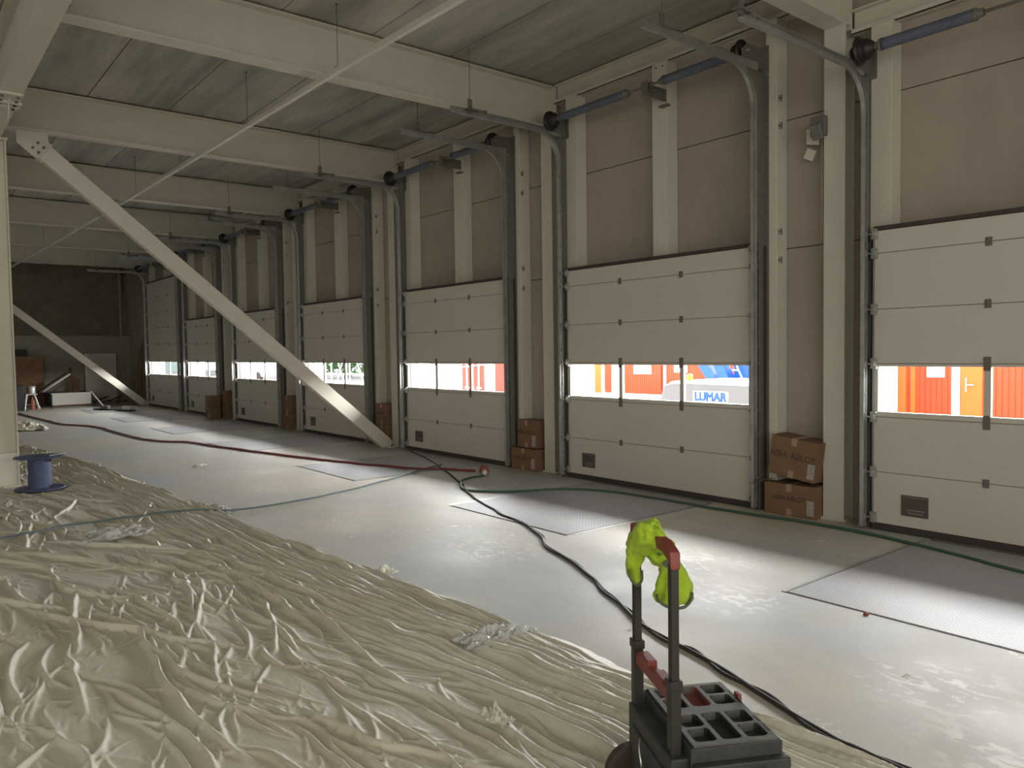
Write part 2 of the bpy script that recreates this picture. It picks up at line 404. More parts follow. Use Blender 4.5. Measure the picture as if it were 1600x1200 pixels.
b = MB(); b.box(0.9, 7.1, Y_END, Y_END+.3, 2.34, 5.1); struct(b, 'wall_far', M['end_wall'])
b = MB(); b.box(0.9, 7.1, Y_END-.02, Y_END+.3, 0, 2.34); b.box(.9, 6.9, Y_END-.06, Y_END, 2.3, 2.345); b.box(6.60, 6.66, Y_END-.07, Y_END, 0, 4.95)
struct(b, 'baseboard_far', M['end_wall2'])
b = MB(); b.box(-13, .9, Y_END, Y_END+.3, 0, 8.6); struct(b, 'wall_hall_far', M['hall'])
b = MB(); b.box(-13.2, -13, Y_NEAR, Y_END+.3, 0, 8.6); struct(b, 'wall_left', M['hall'])
b = MB(); b.box(-13, 7.1, Y_NEAR-.2, Y_NEAR, 0, 8.6); struct(b, 'wall_near', M['hall'])
b = MB(); b.box(-13.2, 1.2, Y_NEAR-.2, Y_END+.3, 8.6, 8.8); struct(b, 'ceiling_hall', M['hall'])
b = MB(); b.box(1.0, 1.2, Y_NEAR, Y_END+.3, 5.26, 8.6); struct(b, 'wall_upper', M['hall'])

# ------------------------------------------------------------------ steel frame
def i_beam(b, p, q, depth, width, tf=.016, tw=.012, z=None):
    """I section from p to q, p/q on the centre line of the section, web vertical"""
    p, q = Vector(p), Vector(q); d = (q-p).normalized(); s = d.cross(Vector((0, 0, 1))).normalized(); L = (q-p).length/2; c = (p+q)/2
    u = Vector((0, 0, 1))
    b.obox(c+u*(depth/2-tf/2), s, u, d, width/2, tf/2, L); b.obox(c-u*(depth/2-tf/2), s, u, d, width/2, tf/2, L)
    b.obox(c, s, u, d, tw/2, depth/2-tf, L)
bl = ['seventh and farthest', 'sixth', 'fifth', 'fourth', 'third', 'second', 'nearest']
beam_lab = ['beige steel roof beam over the dark end wall, farthest of all', 'beige steel roof beam, next before the farthest one',
            'beige steel roof beam two before the farthest one', 'beige steel roof beam just beyond the one with the bolted diagonal brace',
            'beige steel roof beam with the near diagonal brace bolted under its left end', 'large beige steel roof beam with the long bright lower flange, crossing the upper picture',
            'short end of beige steel roof beam at the top right corner column']
beam_x0 = [1.25]*7
for i, y in enumerate(FR):
    b = MB(); i_beam(b, (1.27, y, 4.72), (6.80, y, 4.72), .52, .20)
    o = b.build('roof_beam', M['steel_paint'], bevel=.003, origin=(4, y, 4.72))
    tag(o, beam_lab[i], 'steel beam', 'portal frame roof beams')
    e = MB(); e.box(6.80, 6.82, y-.11, y+.11, 4.42, 4.99)
    e.build('end_plate', M['steel_paint'], parent=o, origin=(4, y, 4.72))
    e = MB()
    for zz in (4.55, 4.65, 4.8, 4.9):
        for s in (-1, 1): e.lathe((1.30, y+s*.075, zz), [(.013, 0), (.013, .02)], 6, (1, 0, 0))
    e.build('bolt', M['bolt'], parent=o, origin=(4, y, 4.72))
col_lab = ['beige steel wall column beside the tall far door', 'beige steel wall column between the two farthest doors and the box pile', 'beige steel wall column right of the dark far stack of boxes',
           'beige steel wall column behind the middle of the long diagonal brace', 'beige steel wall column where the long diagonal brace meets the floor', 'beige steel wall column right of the two small stacked boxes in mid view',
           'wide beige steel wall column right of the tilted box, nearest to the camera']
for i, y in enumerate(FR):
    b = MB(); b.box(6.72, 6.735, y-.1, y+.1, .0, 4.46); b.box(6.735, 6.885, y-.005, y+.005, 0, 4.46); b.box(6.885, 6.898, y-.1, y+.1, 0, 4.46)
    b.box(6.70, 6.898, y-.12, y+.12, 0, .02)
    o = b.build('wall_column', M['steel_paint'], bevel=.002, origin=(6.8, y, 0)); tag(o, col_lab[i], 'steel column', 'wall columns')
# eaves channels, one per bay
ev = ['dark far corner', 'bay of the second door', 'bay of the third door', 'bay behind the long diagonal brace', 'bay of the door with red and white stripes outside', 'bay of the door with the blue lettered sign outside', 'bay at the top right corner']
yb = [Y_END]+FR+[Y_NEAR]
for i in range(8):
    y1, y0 = yb[i]-.12, yb[i+1]+.12
    zt, zb_, xx = (4.98, 4.74, 6.76) if i < 7 else (4.58, 4.36, 6.78)
    b = MB(); b.box(xx, 6.9, y0, y1, zt-.014, zt); b.box(xx, 6.9, y0, y1, zb_, zb_+.014); b.box(xx+.06, xx+.075, y0, y1, zb_, zt)
    b.box(xx, xx+.012, y0, y1, zb_, zb_+.05)
    o = b.build('eaves_beam', M['steel_paint'], bevel=.002, origin=(6.8, y0, 4.9))
    labs = ['beige eaves channel in the dark far corner above the end planks', 'beige eaves channel above the tall far door', 'beige eaves channel above the second door from the end wall', 'beige eaves channel above the third door from the end wall',
            'beige eaves channel above the door behind the long brace', 'beige eaves channel above the door with red and white stripes outside', 'beige eaves channel above the door with the blue lettered sign outside', 'beige eaves channel running out of the top right corner']
    tag(o, labs[i], 'steel beam', 'eaves beams')
# posts carrying the door gear
dn = ['tall far door', 'second door from the end wall', 'third door from the end wall', 'door behind the long brace', 'door with red and white stripes outside', 'door with the blue lettered sign outside', 'nearest door at the right edge']
for i, (yl, w) in enumerate(zip(DY, DW)):
    zt = 4.74 if i < 6 else 4.36; dt = 3.96 if i == 0 else 2.62
    g = 'beige posts around the dock doors'
    b = MB(); b.box(6.72, 6.895, yl-.10, yl+.08, dt, zt); b.box(6.72, 6.895, yl+.035, yl+.08, 0, dt)
    tag(b.build('gear_post', M['steel_paint'], bevel=.003, origin=(6.8, yl, 0)), 'beige steel post at the far side of the '+dn[i], 'steel post', g)
    b = MB(); b.box(6.72, 6.895, yl-w-.21, yl-w-.09, 0, zt)
    o = b.build('gear_post', M['steel_paint'], bevel=.003, origin=(6.8, yl-w, 0)); tag(o, 'beige steel post at the near side of the '+dn[i], 'steel post', g)
    for zz in (3.98, 3.72, 2.71, 2.44):
        c = MB(); yq = yl-w-.21
        c.box(6.74, 6.75, yq-.035, yq, zz-.03, zz+.03); c.box(6.735, 6.752, yq-.035, yq-.028, zz-.03, zz+.03); c.cur = 1; c.lathe((6.728, yq-.017, zz), [(.008, 0), (.008, .012)], 6, (1, 0, 0))
        c.build('fixing_cleat', [M['galv'], M['bolt']], parent=o, origin=(6.8, yl-w, 0))
    b = MB(); b.box(6.72, 6.895, yl-w/2-.20, yl-w/2+.01, dt, zt)
    o = b.build('gear_post', M['steel_paint'], bevel=.003, origin=(6.8, yl-w/2, 0)); tag(o, 'beige steel post above the middle of the '+dn[i], 'steel post', g)
    c = MB()
    for s in (-.05, -.14): c.lathe((6.715, yl-w/2+s, zt-.05), [(.01, 0), (.01, .01)], 6, (1, 0, 0))
    c.build('bolt', M['bolt'], parent=o, origin=(6.8, yl-w/2, 0))

# hall-side column, beam, braces, pipe
b = MB(); cx, cy = 1.115, 11.46
b.box(cx-.14, cx-.125, cy-.13, cy+.13, 0, 4.3); b.box(cx+.125, cx+.14, cy-.13, cy+.13, 0, 4.3); b.box(cx-.125, cx+.125, cy-.006, cy+.006, 0, 4.3)
b.box(cx-.16, cx+.16, cy-.15, cy+.15, 4.28, 4.3); b.box(cx-.16, cx+.16, cy-.15, cy+.15, 0, .02)
o = b.build('hall_column', M['steel_paint'], bevel=.002, origin=(cx, cy, 0)); tag(o, 'tall beige steel column at the left edge behind the blue reel', 'steel column')
c = MB(); c.box(cx-.125, cx+.125, cy-.1, cy-.02, 0.02, .42); c.build('base_boxing', M['white_panel'], parent=o, bevel=.002, origin=(cx, cy, 0))
b = MB(); i_beam(b, (1.1, Y_NEAR, 4.62), (1.1, Y_END, 4.62), .64, .21)
for yy in (9.6, 9.75): b.obox((1.1, yy, 4.31), (1, 0, 0), (0, 1, 0), (0, 0, 1), .12, .008, .06)
o = b.build('edge_beam', M['steel_paint'], bevel=.002, origin=(1.1, 10, 4.6)); tag(o, 'long beige edge beam running overhead from the left column to the upper left corner', 'steel beam')
c = MB(); c.box(.99, 1.21, 9.35, 9.95, 4.28, 4.302)
c.build('splice_plate', M['steel_paint'], parent=o, origin=(1.1, 10, 4.6))
c = MB(); c.ring([[(1.1-.006+dx, 9.50, 4.28), (1.1-.006+dx, 9.68, 4.28), (1.1-.006+dx, 9.68, 4.12)] for dx in (0, .012)])
c.build('gusset_plate', M['steel_paint'], parent=o, origin=(1.1, 10, 4.6))
c = MB()
for yy in (9.42, 9.58, 9.74, 9.88):
    for s in (-.07, .07): c.lathe((1.1+s, yy, 4.26), [(.016, 0), (.016, .02)], 6)
c.build('bolt', M['bolt'], parent=o, origin=(1.1, 10, 4.6))
def brace(y, lab, x1=6.52, z1=.07):
    p = Vector((1.68, y, 4.205)); q = Vector((x1, y, z1)); d = (q-p).normalized(); n = Vector((0, 1, 0)).cross(d)
    mid = (p+q)/2
    b = MB(); b.obox(mid, (0, 1, 0), n, d, .07, .105, (q-p).length/2)
    o = b.build('diagonal_brace', M['steel_paint'], bevel=.006, origin=mid); tag(o, lab, 'steel brace', 'diagonal braces')
    e = MB(); e.obox(p-d*.01, (0, 1, 0), n, d, .085, .13, .01); e.build('end_cap', M['steel_paint'], parent=o, bevel=.002, origin=mid)
    e = MB(); zt = 4.46
    e.ring([[(1.38, yy, zt), (1.72, yy, zt), (1.73, yy, zt-.10), (1.80, yy, 4.24), (1.64, yy, 4.08), (1.38, yy, 4.30)] for yy in (y-.012, y+.012)])
    e.build('gusset_plate', M['steel_paint'], parent=o, bevel=.002, origin=mid)
    e = MB()
    for k in range(2):
        for s in (-1, 1):
            c0 = p-d*(.05+.08*k)+n*(.045*s); e.lathe((c0.x, y-.03, c0.z), [(.018, 0), (.018, .02)], 6, (0, 1, 0))
    e.build('bolt', M['bolt'], parent=o, origin=mid)
    e = MB(); e.obox(q+d*.04, (0, 1, 0), n, d, .02, .11, .06); e.box(q.x-.02, q.x+.16, y-.1, y+.1, 0, .015); e.build('foot_plate', M['steel_paint'], parent=o, origin=mid)
brace(11.46, 'long beige diagonal brace crossing the picture from upper left down to the floor')
brace(27.2, 'far beige diagonal brace, lit near its foot, ending beside the tall door')
pp = [(3.62, -3, 4.36), (3.60, 5.0, 4.36), (3.54, 6.9, 4.36), (3.41, 15.3, 4.36), (3.09, 27.1, 4.36), (3.0, 30.4, 4.36)]
b = MB()
for p, q in zip(pp[:-1], pp[1:]): b.bar(p, q, .045, .05)
o = b.build('ceiling_pipe', M['hub_white'], origin=(3.5, 10, 4.36)); tag(o, 'thin pale conduit hung below the roof beams, running the whole length of the hall', 'conduit')
rods = []
for y in (1.2, 3.9, 6.98, 9.3, 11.9, 14.3, 16.8, 19.9, 22.5, 25.3):
    for p, q in zip(pp[:-1], pp[1:]):
        if p[1] <= y < q[1]: xx = p[0]+(q[0]-p[0])*(y-p[1])/(q[1]-p[1])
    c = MB(); c.tube([(xx, y, 4.38), (xx, y, 5.0)], .003, 6); c.lathe((xx, y, 4.985), [(.012, 0), (.012, .015)], 8); c.box(xx-.026, xx+.026, y-.01, y+.01, 4.383, 4.392)
    c.build('hanger_rod', M['bolt'], parent=o, origin=(3.5, 10, 4.36))

# ------------------------------------------------------------------ sectional doors
def door_parts(w, tall):
    """local frame: origin at the far jamb on the floor; doors hang at x = DP; y runs to -w. returns list of (name, MB, mat, bevel)"""
    zs = [.06, .508, .985, 1.445, 1.912, 2.39, 2.585]
    if tall: zs = [.06, .508, .985, 1.445, 1.96, 2.48, 2.95, 3.43, 3.93]
    P = []
    leaf = MB()
    for i in range(len(zs)-1):
        a, c = zs[i]+.004, zs[i+1]-.004
        if i == 2: continue
        leaf.box(DP, DP+.042, -w, 0, a, c)
    # glazed section frame
    n = 3; gy = [0, -w/3, -2*w/3, -w]
    leaf.box(DP, DP+.042, -w, 0, .989, 1.03); leaf.box(DP, DP+.042, -w, 0, 1.42, 1.441)
    leaf.box(DP, DP+.042, -.035, 0, 1.03, 1.42); leaf.box(DP, DP+.042, -w, -w+.035, 1.03, 1.42)
    for k in (1, 2): leaf.box(DP+.002, DP+.040, gy[k]-.026, gy[k]+.026, 1.03, 1.42)
    j = MB()
    for z in zs[1:-1]: j.box(DP+.006, DP+.036, -w, 0, z-.005, z+.005)
    P.append(('section_joint', j, M['joint'], 0))
    for k in range(3):
        g = MB(); y0, y1 = gy[k+1]+(.026 if k < 2 else .035), gy[k]-(.026 if k > 0 else .035)
        g.box(DP+.018, DP+.022, y0, y1, 1.03, 1.42); P.append(('window_pane', g, M['glass'], 0))
    for z in zs[1:-1]:
        for k in (1, 2):
            h = MB(); y = gy[k]
            if z in (.985, 1.445): h.box(DP-.008, DP, y-.026, y+.026, z-.055, z+.055)
            else: h.box(DP-.006, DP, y-.024, y+.024, z-.034, z+.034); h.box(DP-.012, DP, y-.012, y+.012, z-.03, z+.03)
            P.append(('centre_hinge', h, M['hinge'], .002))
    for s in (0, 1):
        y = 0 if s == 0 else -w
        sg = 1 if s == 0 else -1
        e = MB(); e.box(DP-.003, DP+.045, min(y, y+sg*.014), max(y, y+sg*.014), .06, zs[-1])
        e.box(DP-.004, DP-.001, min(y, y-sg*.05), max(y, y-sg*.05), .08, zs[-1]-.01) if s == 1 else None
        P.append(('edge_cap', e, M['galv'], 0))
        for z in zs[1:-1]+[zs[-1]-.03, .11]:
            r = MB(); r.box(DP-.03, DP-.002, min(y-sg*.03, y+sg*.02), max(y-sg*.03, y+sg*.02), z-.045, z+.045)
            r.tube([(DP-.045, y-sg*.025, z), (DP-.045, y+sg*.062, z)], .009, 8); r.lathe((DP-.045, y+sg*.05, z), [(.023, 0), (.023, sg*.018)], 14, (0, 1, 0))
            r.box(DP-.06, DP-.028, min(y-sg*.025, y-sg*.005), max(y-sg*.025, y-sg*.005), z-.02, z+.02)
            P.append(('roller_bracket', r, M['galv'], 0))
    for ya_, yb2 in ((-.004, .05), (-w-.10, -w+.004)):
        q = MB(); q.box(DP+.043, DP+.085, ya_, yb2, 0, zs[-1]); P.append(('side_seal', q, M['seal'], 0))
    t = MB(); t.box(DP-.012, 6.9, -w-.01, .01, zs[-1], zs[-1]+.035); P.append(('top_seal', t, M['seal'], .004))
    t = MB(); t.box(DP-.004, DP+.046, -w-.02, .02, 0, .06); P.append(('bottom_seal', t, M['seal'], .006))
    pl = MB(); pl.prism([(-.24, .16), (-.46, .16), (-.46, .335), (-.24, .335)], 0, .012, lambda a, b_, c: (DP-.012+c, a, b_)); P.append(('maker_plate', pl, M['plate_label'], .006))
    pt = MB(); pt.box(DP-.0135, DP-.012, -.43, -.29, .21, .218); pt.box(DP-.0135, DP-.012, -.42, -.30, .185, .192); pt.box(DP-.0135, DP-.012, -.445, -.255, .318, .322); P.append(('plate_lettering', pt, M['plate_text'], 0))
    return leaf, P
def gear_parts(w, dz=0.0):
    P = []
    zc = 4.40+dz; zt = 4.28+dz; xt = 6.565
    for s in (0, 1):
        y = .055 if s == 0 else -w-.055
        sg = 1 if s == 0 else -1
        t = MB(); R_ = .36; z_b = zt-R_
        path = [(xt, .03)]+[(xt, z_b)]+[(xt-R_+R_*math.cos(a), z_b+R_*math.sin(a)) for a in [PI/2*k/12 for k in range(1, 13)]]+[(4.96-dz*-.6, zt+.01)]
        # rolled C profile: lip, web, lip
        def sweep(offs):
            rings = []
            for k, (xx, zz) in enumerate(path):
                a = path[max(k-1, 0)]; c = path[min(k+1, len(path)-1)]; d = Vector((c[0]-a[0], 0, c[1]-a[1])).normalized(); n_ = Vector((-d.z, 0, d.x))
                rings.append([Vector((xx, y+oy, zz))+n_*on for oy, on in offs])
            t.ring(rings)
        sweep([(sg*.022, -.028), (sg*.022, .028), (sg*.019, .028), (sg*.019, -.028)])
        sweep([(sg*.022, .028), (-sg*.018, .028), (-sg*.018, .025), (sg*.022, .025)])
        sweep([(sg*.022, -.028), (-sg*.018, -.028), (-sg*.018, -.025), (sg*.022, -.025)])
        P.append(('curved_track', t, M['galv'], 0))
        a = MB(); ya, yb_ = (y+sg*.026, y+sg*.03); y2 = y+sg*.07
        a.box(6.60, 6.715, min(ya, yb_), max(ya, yb_), 0, zt-.05); a.box(6.71, 6.716, min(ya, y2), max(ya, y2), 0, zt-.05); a.box(6.685, 6.70, min(y-sg*.03, y+sg*.026), max(y-sg*.03, y+sg*.026), 0, 2.5)
        for k in range(9): a.box(6.59, 6.62, min(ya, y), max(ya, y), .3+k*.43, .33+k*.43)
        P.append(('perforated_angle', a, M['galv_dark'], 0))
        q = MB(); q.box(4.98-dz*-.6, 6.60, min(y+sg*.022, y+sg*.027), max(y+sg*.022, y+sg*.027), zt-.03, zt+.045); q.box(4.98-dz*-.6, 6.60, min(y-sg*.0, y+sg*.027), max(y-sg*.0, y+sg*.027), zt+.04, zt+.045); P.append(('track_angle', q, M['galv'], 0))
        h = MB(); xh = 5.22-(.45 if dz else 0)
        h.box(xh-.03, xh+.03, y-.003, y+.003, zt, zt+.16); h.box(xh-.08, xh+.10, y-.03, y+.03, zt+.03, zt+.036); h.tube([(xh, y, zt+.05), (xh+.2, y, zt+.05)], .016, 8); h.lathe((xh+.2, y, zt+.05), [(.022, 0), (.022, .03)], 10, (1, 0, 0))
        h.tube([(xh, y, zt+.15), (xh, y, 5.0 if not dz else 5.0)], .004, 6)
        P.append(('track_hanger', h, M['galv_dark'], 0))
        # end bearing plate + drum
        e = MB(); yp = y+sg*.02
        e.prism([(6.72, zc-.13), (6.72, zc+.08), (6.43, zc+.07), (6.34, zc), (6.36, zc-.1)], min(yp, yp+.006), max(yp, yp+.006), lambda a_, b_, c_: (a_, c_, b_))
        e.box(6.70, 6.722, yp-.05, yp+.05, zc-.16, zc+.1); P.append(('bearing_plate', e, M['galv_dark'], 0))
        d = MB(); y0 = y-sg*.02; prof = [(.03, 0), (.115, 0), (.115, .012), (.095, .018), (.09, .03), (.095, .04), (.085, .05), (.08, .065), (.085, .075), (.075, .09), (.06, .11), (.04, .13), (.03, .14)]
        d.lathe((6.42, y0, zc), [(r, -sg*h_) for r, h_ in prof], 28, (0, 1, 0))
        for k in range(5):
            an = k*2*PI/5; d.bar((6.42, y0+sg*.004, zc), (6.42+.1*math.cos(an), y0+sg*.004, zc+.1*math.sin(an)), .018, .01, (0, 1, 0))
        P.append(('cable_drum', d, M['black_metal'], 0))
    sh = MB(); sh.tube([(6.42, .12, zc), (6.42, -w-.12, zc)], .0125, 10); P.append(('torsion_shaft', sh, M['galv_dark'], 0))
    if w > 0:
        for (a, c) in ((-.16, -1.18 if not dz else -.84), (-w/2-.42, -w+.14)):
            s_ = MB(); s_.tube([(6.42, a+(c-a)*k/20, zc) for k in range(21)], .046, 16); P.append(('torsion_spring', s_, M['spring'], 0))
            for q, g in ((a, 1), (c, -1)):
                k_ = MB(); k_.lathe((6.42, q, zc), [(.03, 0), (.05, 0), (.05, g*.02), (.035, g*.03), (.03, g*.07), (.02, g*.07)], 16, (0, 1, 0)); P.append(('spring_cone', k_, M['galv_dark'], 0))
        cb = MB(); yc = -w/2-.19
        cb.lathe((6.42, yc-.06, zc), [(.02, 0), (.032, 0), (.032, .14), (.02, .14)], 12, (0, 1, 0)); cb.box(6.36, 6.72, yc-.005, yc+.005, zc-.11, zc+.02); cb.box(6.36, 6.50, yc-.04, yc+.04, zc-.06, zc-.05); cb.box(6.66, 6.72, yc-.06, yc+.06, zc-.17, zc-.15); cb.box(6.36, 6.37, yc-.04, yc+.04, zc-.1, zc+.04)
        P.append(('centre_bearing', cb, M['galv_dark'], 0))
    return P
proto_d = {}; proto_g = {}
for i in (5, 0, 6, 4, 3, 2, 1):
    yl, w = DY[i], DW[i]; tall = (i == 0)
    nm = 'door_%d' % (i+1)
    if tall not in proto_d:
        leaf, P = door_parts(w, tall)
        o = leaf.build(nm, M['door'], bevel=.0025); kids = []
        for n, mb, mt, bv in P:
            for m_ in (mb.islands() if n == 'section_joint' else [mb]): kids.append(m_._build(n, mt, parent=o, bevel=bv))
        proto_d[tall] = (o, kids)
    else:
        o = copy_tree(proto_d[tall][0], None, proto_d[tall][1]); o.name = nm
    o.location = (0, yl, 0); tag(o, kind='structure')
    key = (tall, i == 6)
    if key not in proto_g:
        g = empty('lifting_gear', (0, yl, 0)); kids = []
        for n, mb, mt, bv in gear_parts(w, -.34 if i == 6 else 0): kids.append(mb.build(n, mt, parent=g, bevel=bv, smooth=n in ('cable_drum', 'torsion_spring', 'torsion_shaft')))
        proto_g[key] = (g, kids)
    else:
        g = copy_tree(proto_g[key][0], None, proto_g[key][1])
    g.location = (0, yl, 0)
    gl_ = ['tall far door', 'second door from the end wall', 'third door from the end wall', 'door behind the long brace', 'door with red and white stripes outside', 'door with the blue lettered sign outside', 'nearest door, cut off by the right edge']
    tag(g, 'galvanised tracks and blue spring shaft of the '+gl_[i], 'door lifting gear', 'lifting gear of the dock doors')
for o in bpy.data.objects:
    if o.parent and o.name.startswith(('torsion_spring', 'cable_drum')):
        for p in o.data.polygons: p.use_smooth = len(p.vertices) == 4

# small grey box on the nearest wall column
b = MB(); b.obox((6.69, 3.74, 3.60), (1, 0, 0), (0, 1, 0), (0, 0, 1), .03, .07, .09); b.obox((6.655, 3.74, 3.55), (1, 0, .4), (0, 1, 0), (-.4, 0, 1), .02, .05, .07)
tag(b.build('junction_box', M['galv_dark'], bevel=.008), 'small grey box on top part of the nearest wall column', 'junction box')
b = MB(); b.obox((6.80, 3.86, 3.55), (1, .3, 0), (-.3, 1, .2), (0, 0, 1), .015, .06, .07); b.obox((6.82, 3.90, 3.40), (1, 0, 0), (0, 1, .5), (0, -.5, 1), .012, .05, .05); b.tube([(6.85, 3.80, 3.62), (6.86, 3.80, 2.6)], .008, 6)
tag(b.build('loose_fixing_plate', M['white_panel'], bevel=.003), 'small pale plate and cable hanging on the wall left of the nearest column', 'fixing plate')
b = MB(); b.lathe((6.75, Y_END-.12, 4.62), [(.02, 0), (.07, .02), (.08, .10), (.02, .12)], 12, (0, 1, 0)); b.tube([(6.75, Y_END-.05, 4.6), (6.75, Y_END-.05, 3.9)], .02, 6)
tag(b.build('wall_lamp', M['black_metal']), 'small dark lamp high in the far corner of the end wall', 'lamp')

# ------------------------------------------------------------------ dock leveller plates
XP = 4.50
lv = None
for i in (6, 5, 4, 3, 2, 1, 0):
    yl, w = DY[i], DW[i]; y1, y0 = yl-.46, yl-2.22
    lab = ['checker steel dock plate in front of the tall far door', 'checker steel dock plate in front of the second door from the end wall', 'checker steel dock plate, small and far, third from the end wall', 'checker steel dock plate below the long diagonal brace', 'checker steel dock plate in mid view, crossed by the red hose',
           'checker steel dock plate crossed by black cable and green hose', 'large checker steel dock plate at the right edge of the picture'][i]
    if lv is None:
        r = empty('dock_leveller', (XP, y0, 0)); W_ = y1-y0; D_ = 6.56-XP; ks = []
        b = MB(); b.box(.012, D_-.01, .012, W_-.012, .001, .006); ks.append(b.build('checker_plate', M['checker'], parent=r))
        b = MB(); b.box(0, .012, 0, W_, .0005, .003); b.box(0, D_, 0, .012, .0005, .003); b.box(0, D_, W_-.012, W_, .0005, .003); ks += [m_._build('edge_gap', M['seal'], parent=r) for m_ in b.islands()]
        b = MB(); b.box(.0, D_-.1, W_, W_+.03, .0005, .005); b.box(0, D_-.1, -.02, 0, .0005, .003); ks += [m_._build('edge_angle', M['galv'], parent=r) for m_ in b.islands()]
        b = MB(); b.box(D_-.01, D_+.06, .05, W_-.05, .001, .01); ks.append(b.build('hinged_lip', M['galv_dark'], parent=r))
        lv = (r, ks)
    else: r = copy_tree(lv[0], None, lv[1])
    r.location = (XP, y0, 0); tag(r, lab, 'dock plate', 'checker plate dock levellers')

# ------------------------------------------------------------------ polythene sheet
def fbm(x, y, seed, octs=4, lac=2.0, gain=.5):
    rng = np.random.RandomState(seed); out = np.zeros_like(x); a = 1.0
    for _ in range(octs):
        tab = rng.rand(256, 256).astype(np.float32)*2-1
        xi = np.floor(x).astype(int); yi = np.floor(y).astype(int); fx = x-xi; fy = y-yi
        fx = fx*fx*(3-2*fx); fy = fy*fy*(3-2*fy)
        g = lambda i, j: tab[(xi+i) & 255, (yi+j) & 255]
        out += a*((g(0, 0)*(1-fx)+g(1, 0)*fx)*(1-fy)+(g(0, 1)*(1-fx)+g(1, 1)*fx)*fy)
        x = x*lac+17.3; y = y*lac+9.1; a *= gain
    return out
EY = [.0, .9, 1.5, 2.5, 3.0, 3.8, 4.8, 6.5, 8.2, 10, 12, 14.3, 16.1, 17.5]; EX = [2.9, 2.92, 2.9, 2.82, 2.86, 2.76, 2.72, 2.58, 2.58, 2.50, 2.40, 2.2, 1.86, 1.3]
SX0, SY0, SY1 = -1.3, .3, 16.6
gs = .006
gxn = int((3.1-SX0)/gs); gyn = int((SY1-SY0)/gs)
HT = np.zeros((gxn, gyn), np.float32)
rs = np.random.RandomState(11)
def edge_x(y): return np.interp(y, EY, EX)
def ang_field(x, y):
    e = float(edge_x(y))-x
    t = min(1, max(0, (e-.45)/1.2))
    n = mnoise.noise(Vector((x*.55, y*.55, 3.3)))*1.3+mnoise.noise(Vector((x*1.8, y*1.8, 9.3)))*.7
    return t*(-.10+.6*n)+(1-t)*(-.03+.10*mnoise.noise(Vector((x*2, y*.8, 1.))))
def stroke(x, y, L, r, h, wob=.0, bend=0):
    n = max(4, int(L/.007)); a0 = ang_field(x, y)+wob
    for k in range(n):
        t = k/(n-1); env = math.sin(PI*min(1, t*1.0))**.55
        a = .55*(ang_field(x, y)+wob)+.45*a0+bend*(t-.5)
        x += math.sin(a)*.007; y += math.cos(a)*.007
        rr = r*(.45+.55*env); hh = h*env
        i0, i1 = int((x-rr-SX0)/gs), int((x+rr-SX0)/gs)+2; j0, j1 = int((y-rr-SY0)/gs), int((y+rr-SY0)/gs)+2
        if i0 < 0 or j0 < 0 or i1 >= gxn or j1 >= gyn: continue
        X = SX0+np.arange(i0, i1)[:, None]*gs-x; Y = SY0+np.arange(j0, j1)[None, :]*gs-y
        d = np.clip((X*X+Y*Y)/(rr*rr), 0, 1)
        v = hh*(1-d**.62)
        S = HT[i0:i1, j0:j1]; np.maximum(S, v, out=S)
# fine creases, middle folds, then the long gathers beside the edge
for _ in range(2400):
    y = SY0+rs.rand()**1.25*(SY1-SY0); x = rs.uniform(-1.0, float(edge_x(y))-.15)
    stroke(x, y, rs.uniform(.08, .34), rs.uniform(.007, .011), rs.uniform(.004, .009), rs.normal(0, .45), rs.normal(0, .6))
for _ in range(1250):
    y = SY0+rs.rand()**1.2*(SY1-SY0); x = rs.uniform(-1.1, float(edge_x(y))-.2)
    stroke(x, y, rs.uniform(.3, 1.2), rs.uniform(.010, .017), rs.uniform(.011, .021), rs.normal(0, .25), rs.normal(0, .6))
for _ in range(220):
    y = rs.uniform(SY0, SY1-1); x = rs.uniform(-1.0, float(edge_x(y))-.3)
    stroke(x, y, rs.uniform(.6, 2.0), rs.uniform(.016, .026), rs.uniform(.024, .038), rs.normal(0, .2), rs.normal(0, .6))
for _ in range(420):
    y = rs.uniform(SY0-.5, SY1-1.2); y = max(y, SY0+.05); off = .05+abs(rs.normal(0, .34)); x = float(edge_x(y))-off
    stroke(x, y, rs.uniform(.8, 3.4), rs.uniform(.013, .030), rs.uniform(.018, .040), rs.normal(0, .04), rs.normal(0, .06))
def blur(A, n):
    for _ in range(n):
        A = (np.roll(A, 1, 0)+A*2+np.roll(A, -1, 0))/4; A = (np.roll(A, 1, 1)+A*2+np.roll(A, -1, 1))/4
    return A
HT = .3*HT+.7*blur(HT, 2)
nys = []; y = SY0+.02
while y < SY1-.05: nys.append(y); y += .0072+.0007*max(0, y-2.5)
nys = np.array(nys); nx = 600
sv = np.linspace(0, 1, nx); X = np.zeros((nx, len(nys))); Y = np.tile(nys, (nx, 1))
ex = edge_x(nys)+.035*fbm(nys*1.3, nys*0+2.5, 5, 4)+.012*fbm(nys*9, nys*0+1.5, 6, 2)
X = -1.2+sv[:, None]*(ex[None, :]+1.2)
def samp(Xq, Yq):
    u = (Xq-SX0)/gs; v = (Yq-SY0)/gs; i = np.clip(u.astype(int), 0, gxn-2); j = np.clip(v.astype(int), 0, gyn-2); fu = u-i; fv = v-j
    return (HT[i, j]*(1-fu)+HT[i+1, j]*fu)*(1-fv)+(HT[i, j+1]*(1-fu)+HT[i+1, j+1]*fu)*fv
wx = X+.018*fbm(X*4, Y*4, 21, 2); wy = Y+.018*fbm(X*4, Y*4, 22, 2)
Z = samp(np.clip(wx, SX0+.02, 3.05), np.clip(wy, SY0+.02, SY1-.02))*1.35
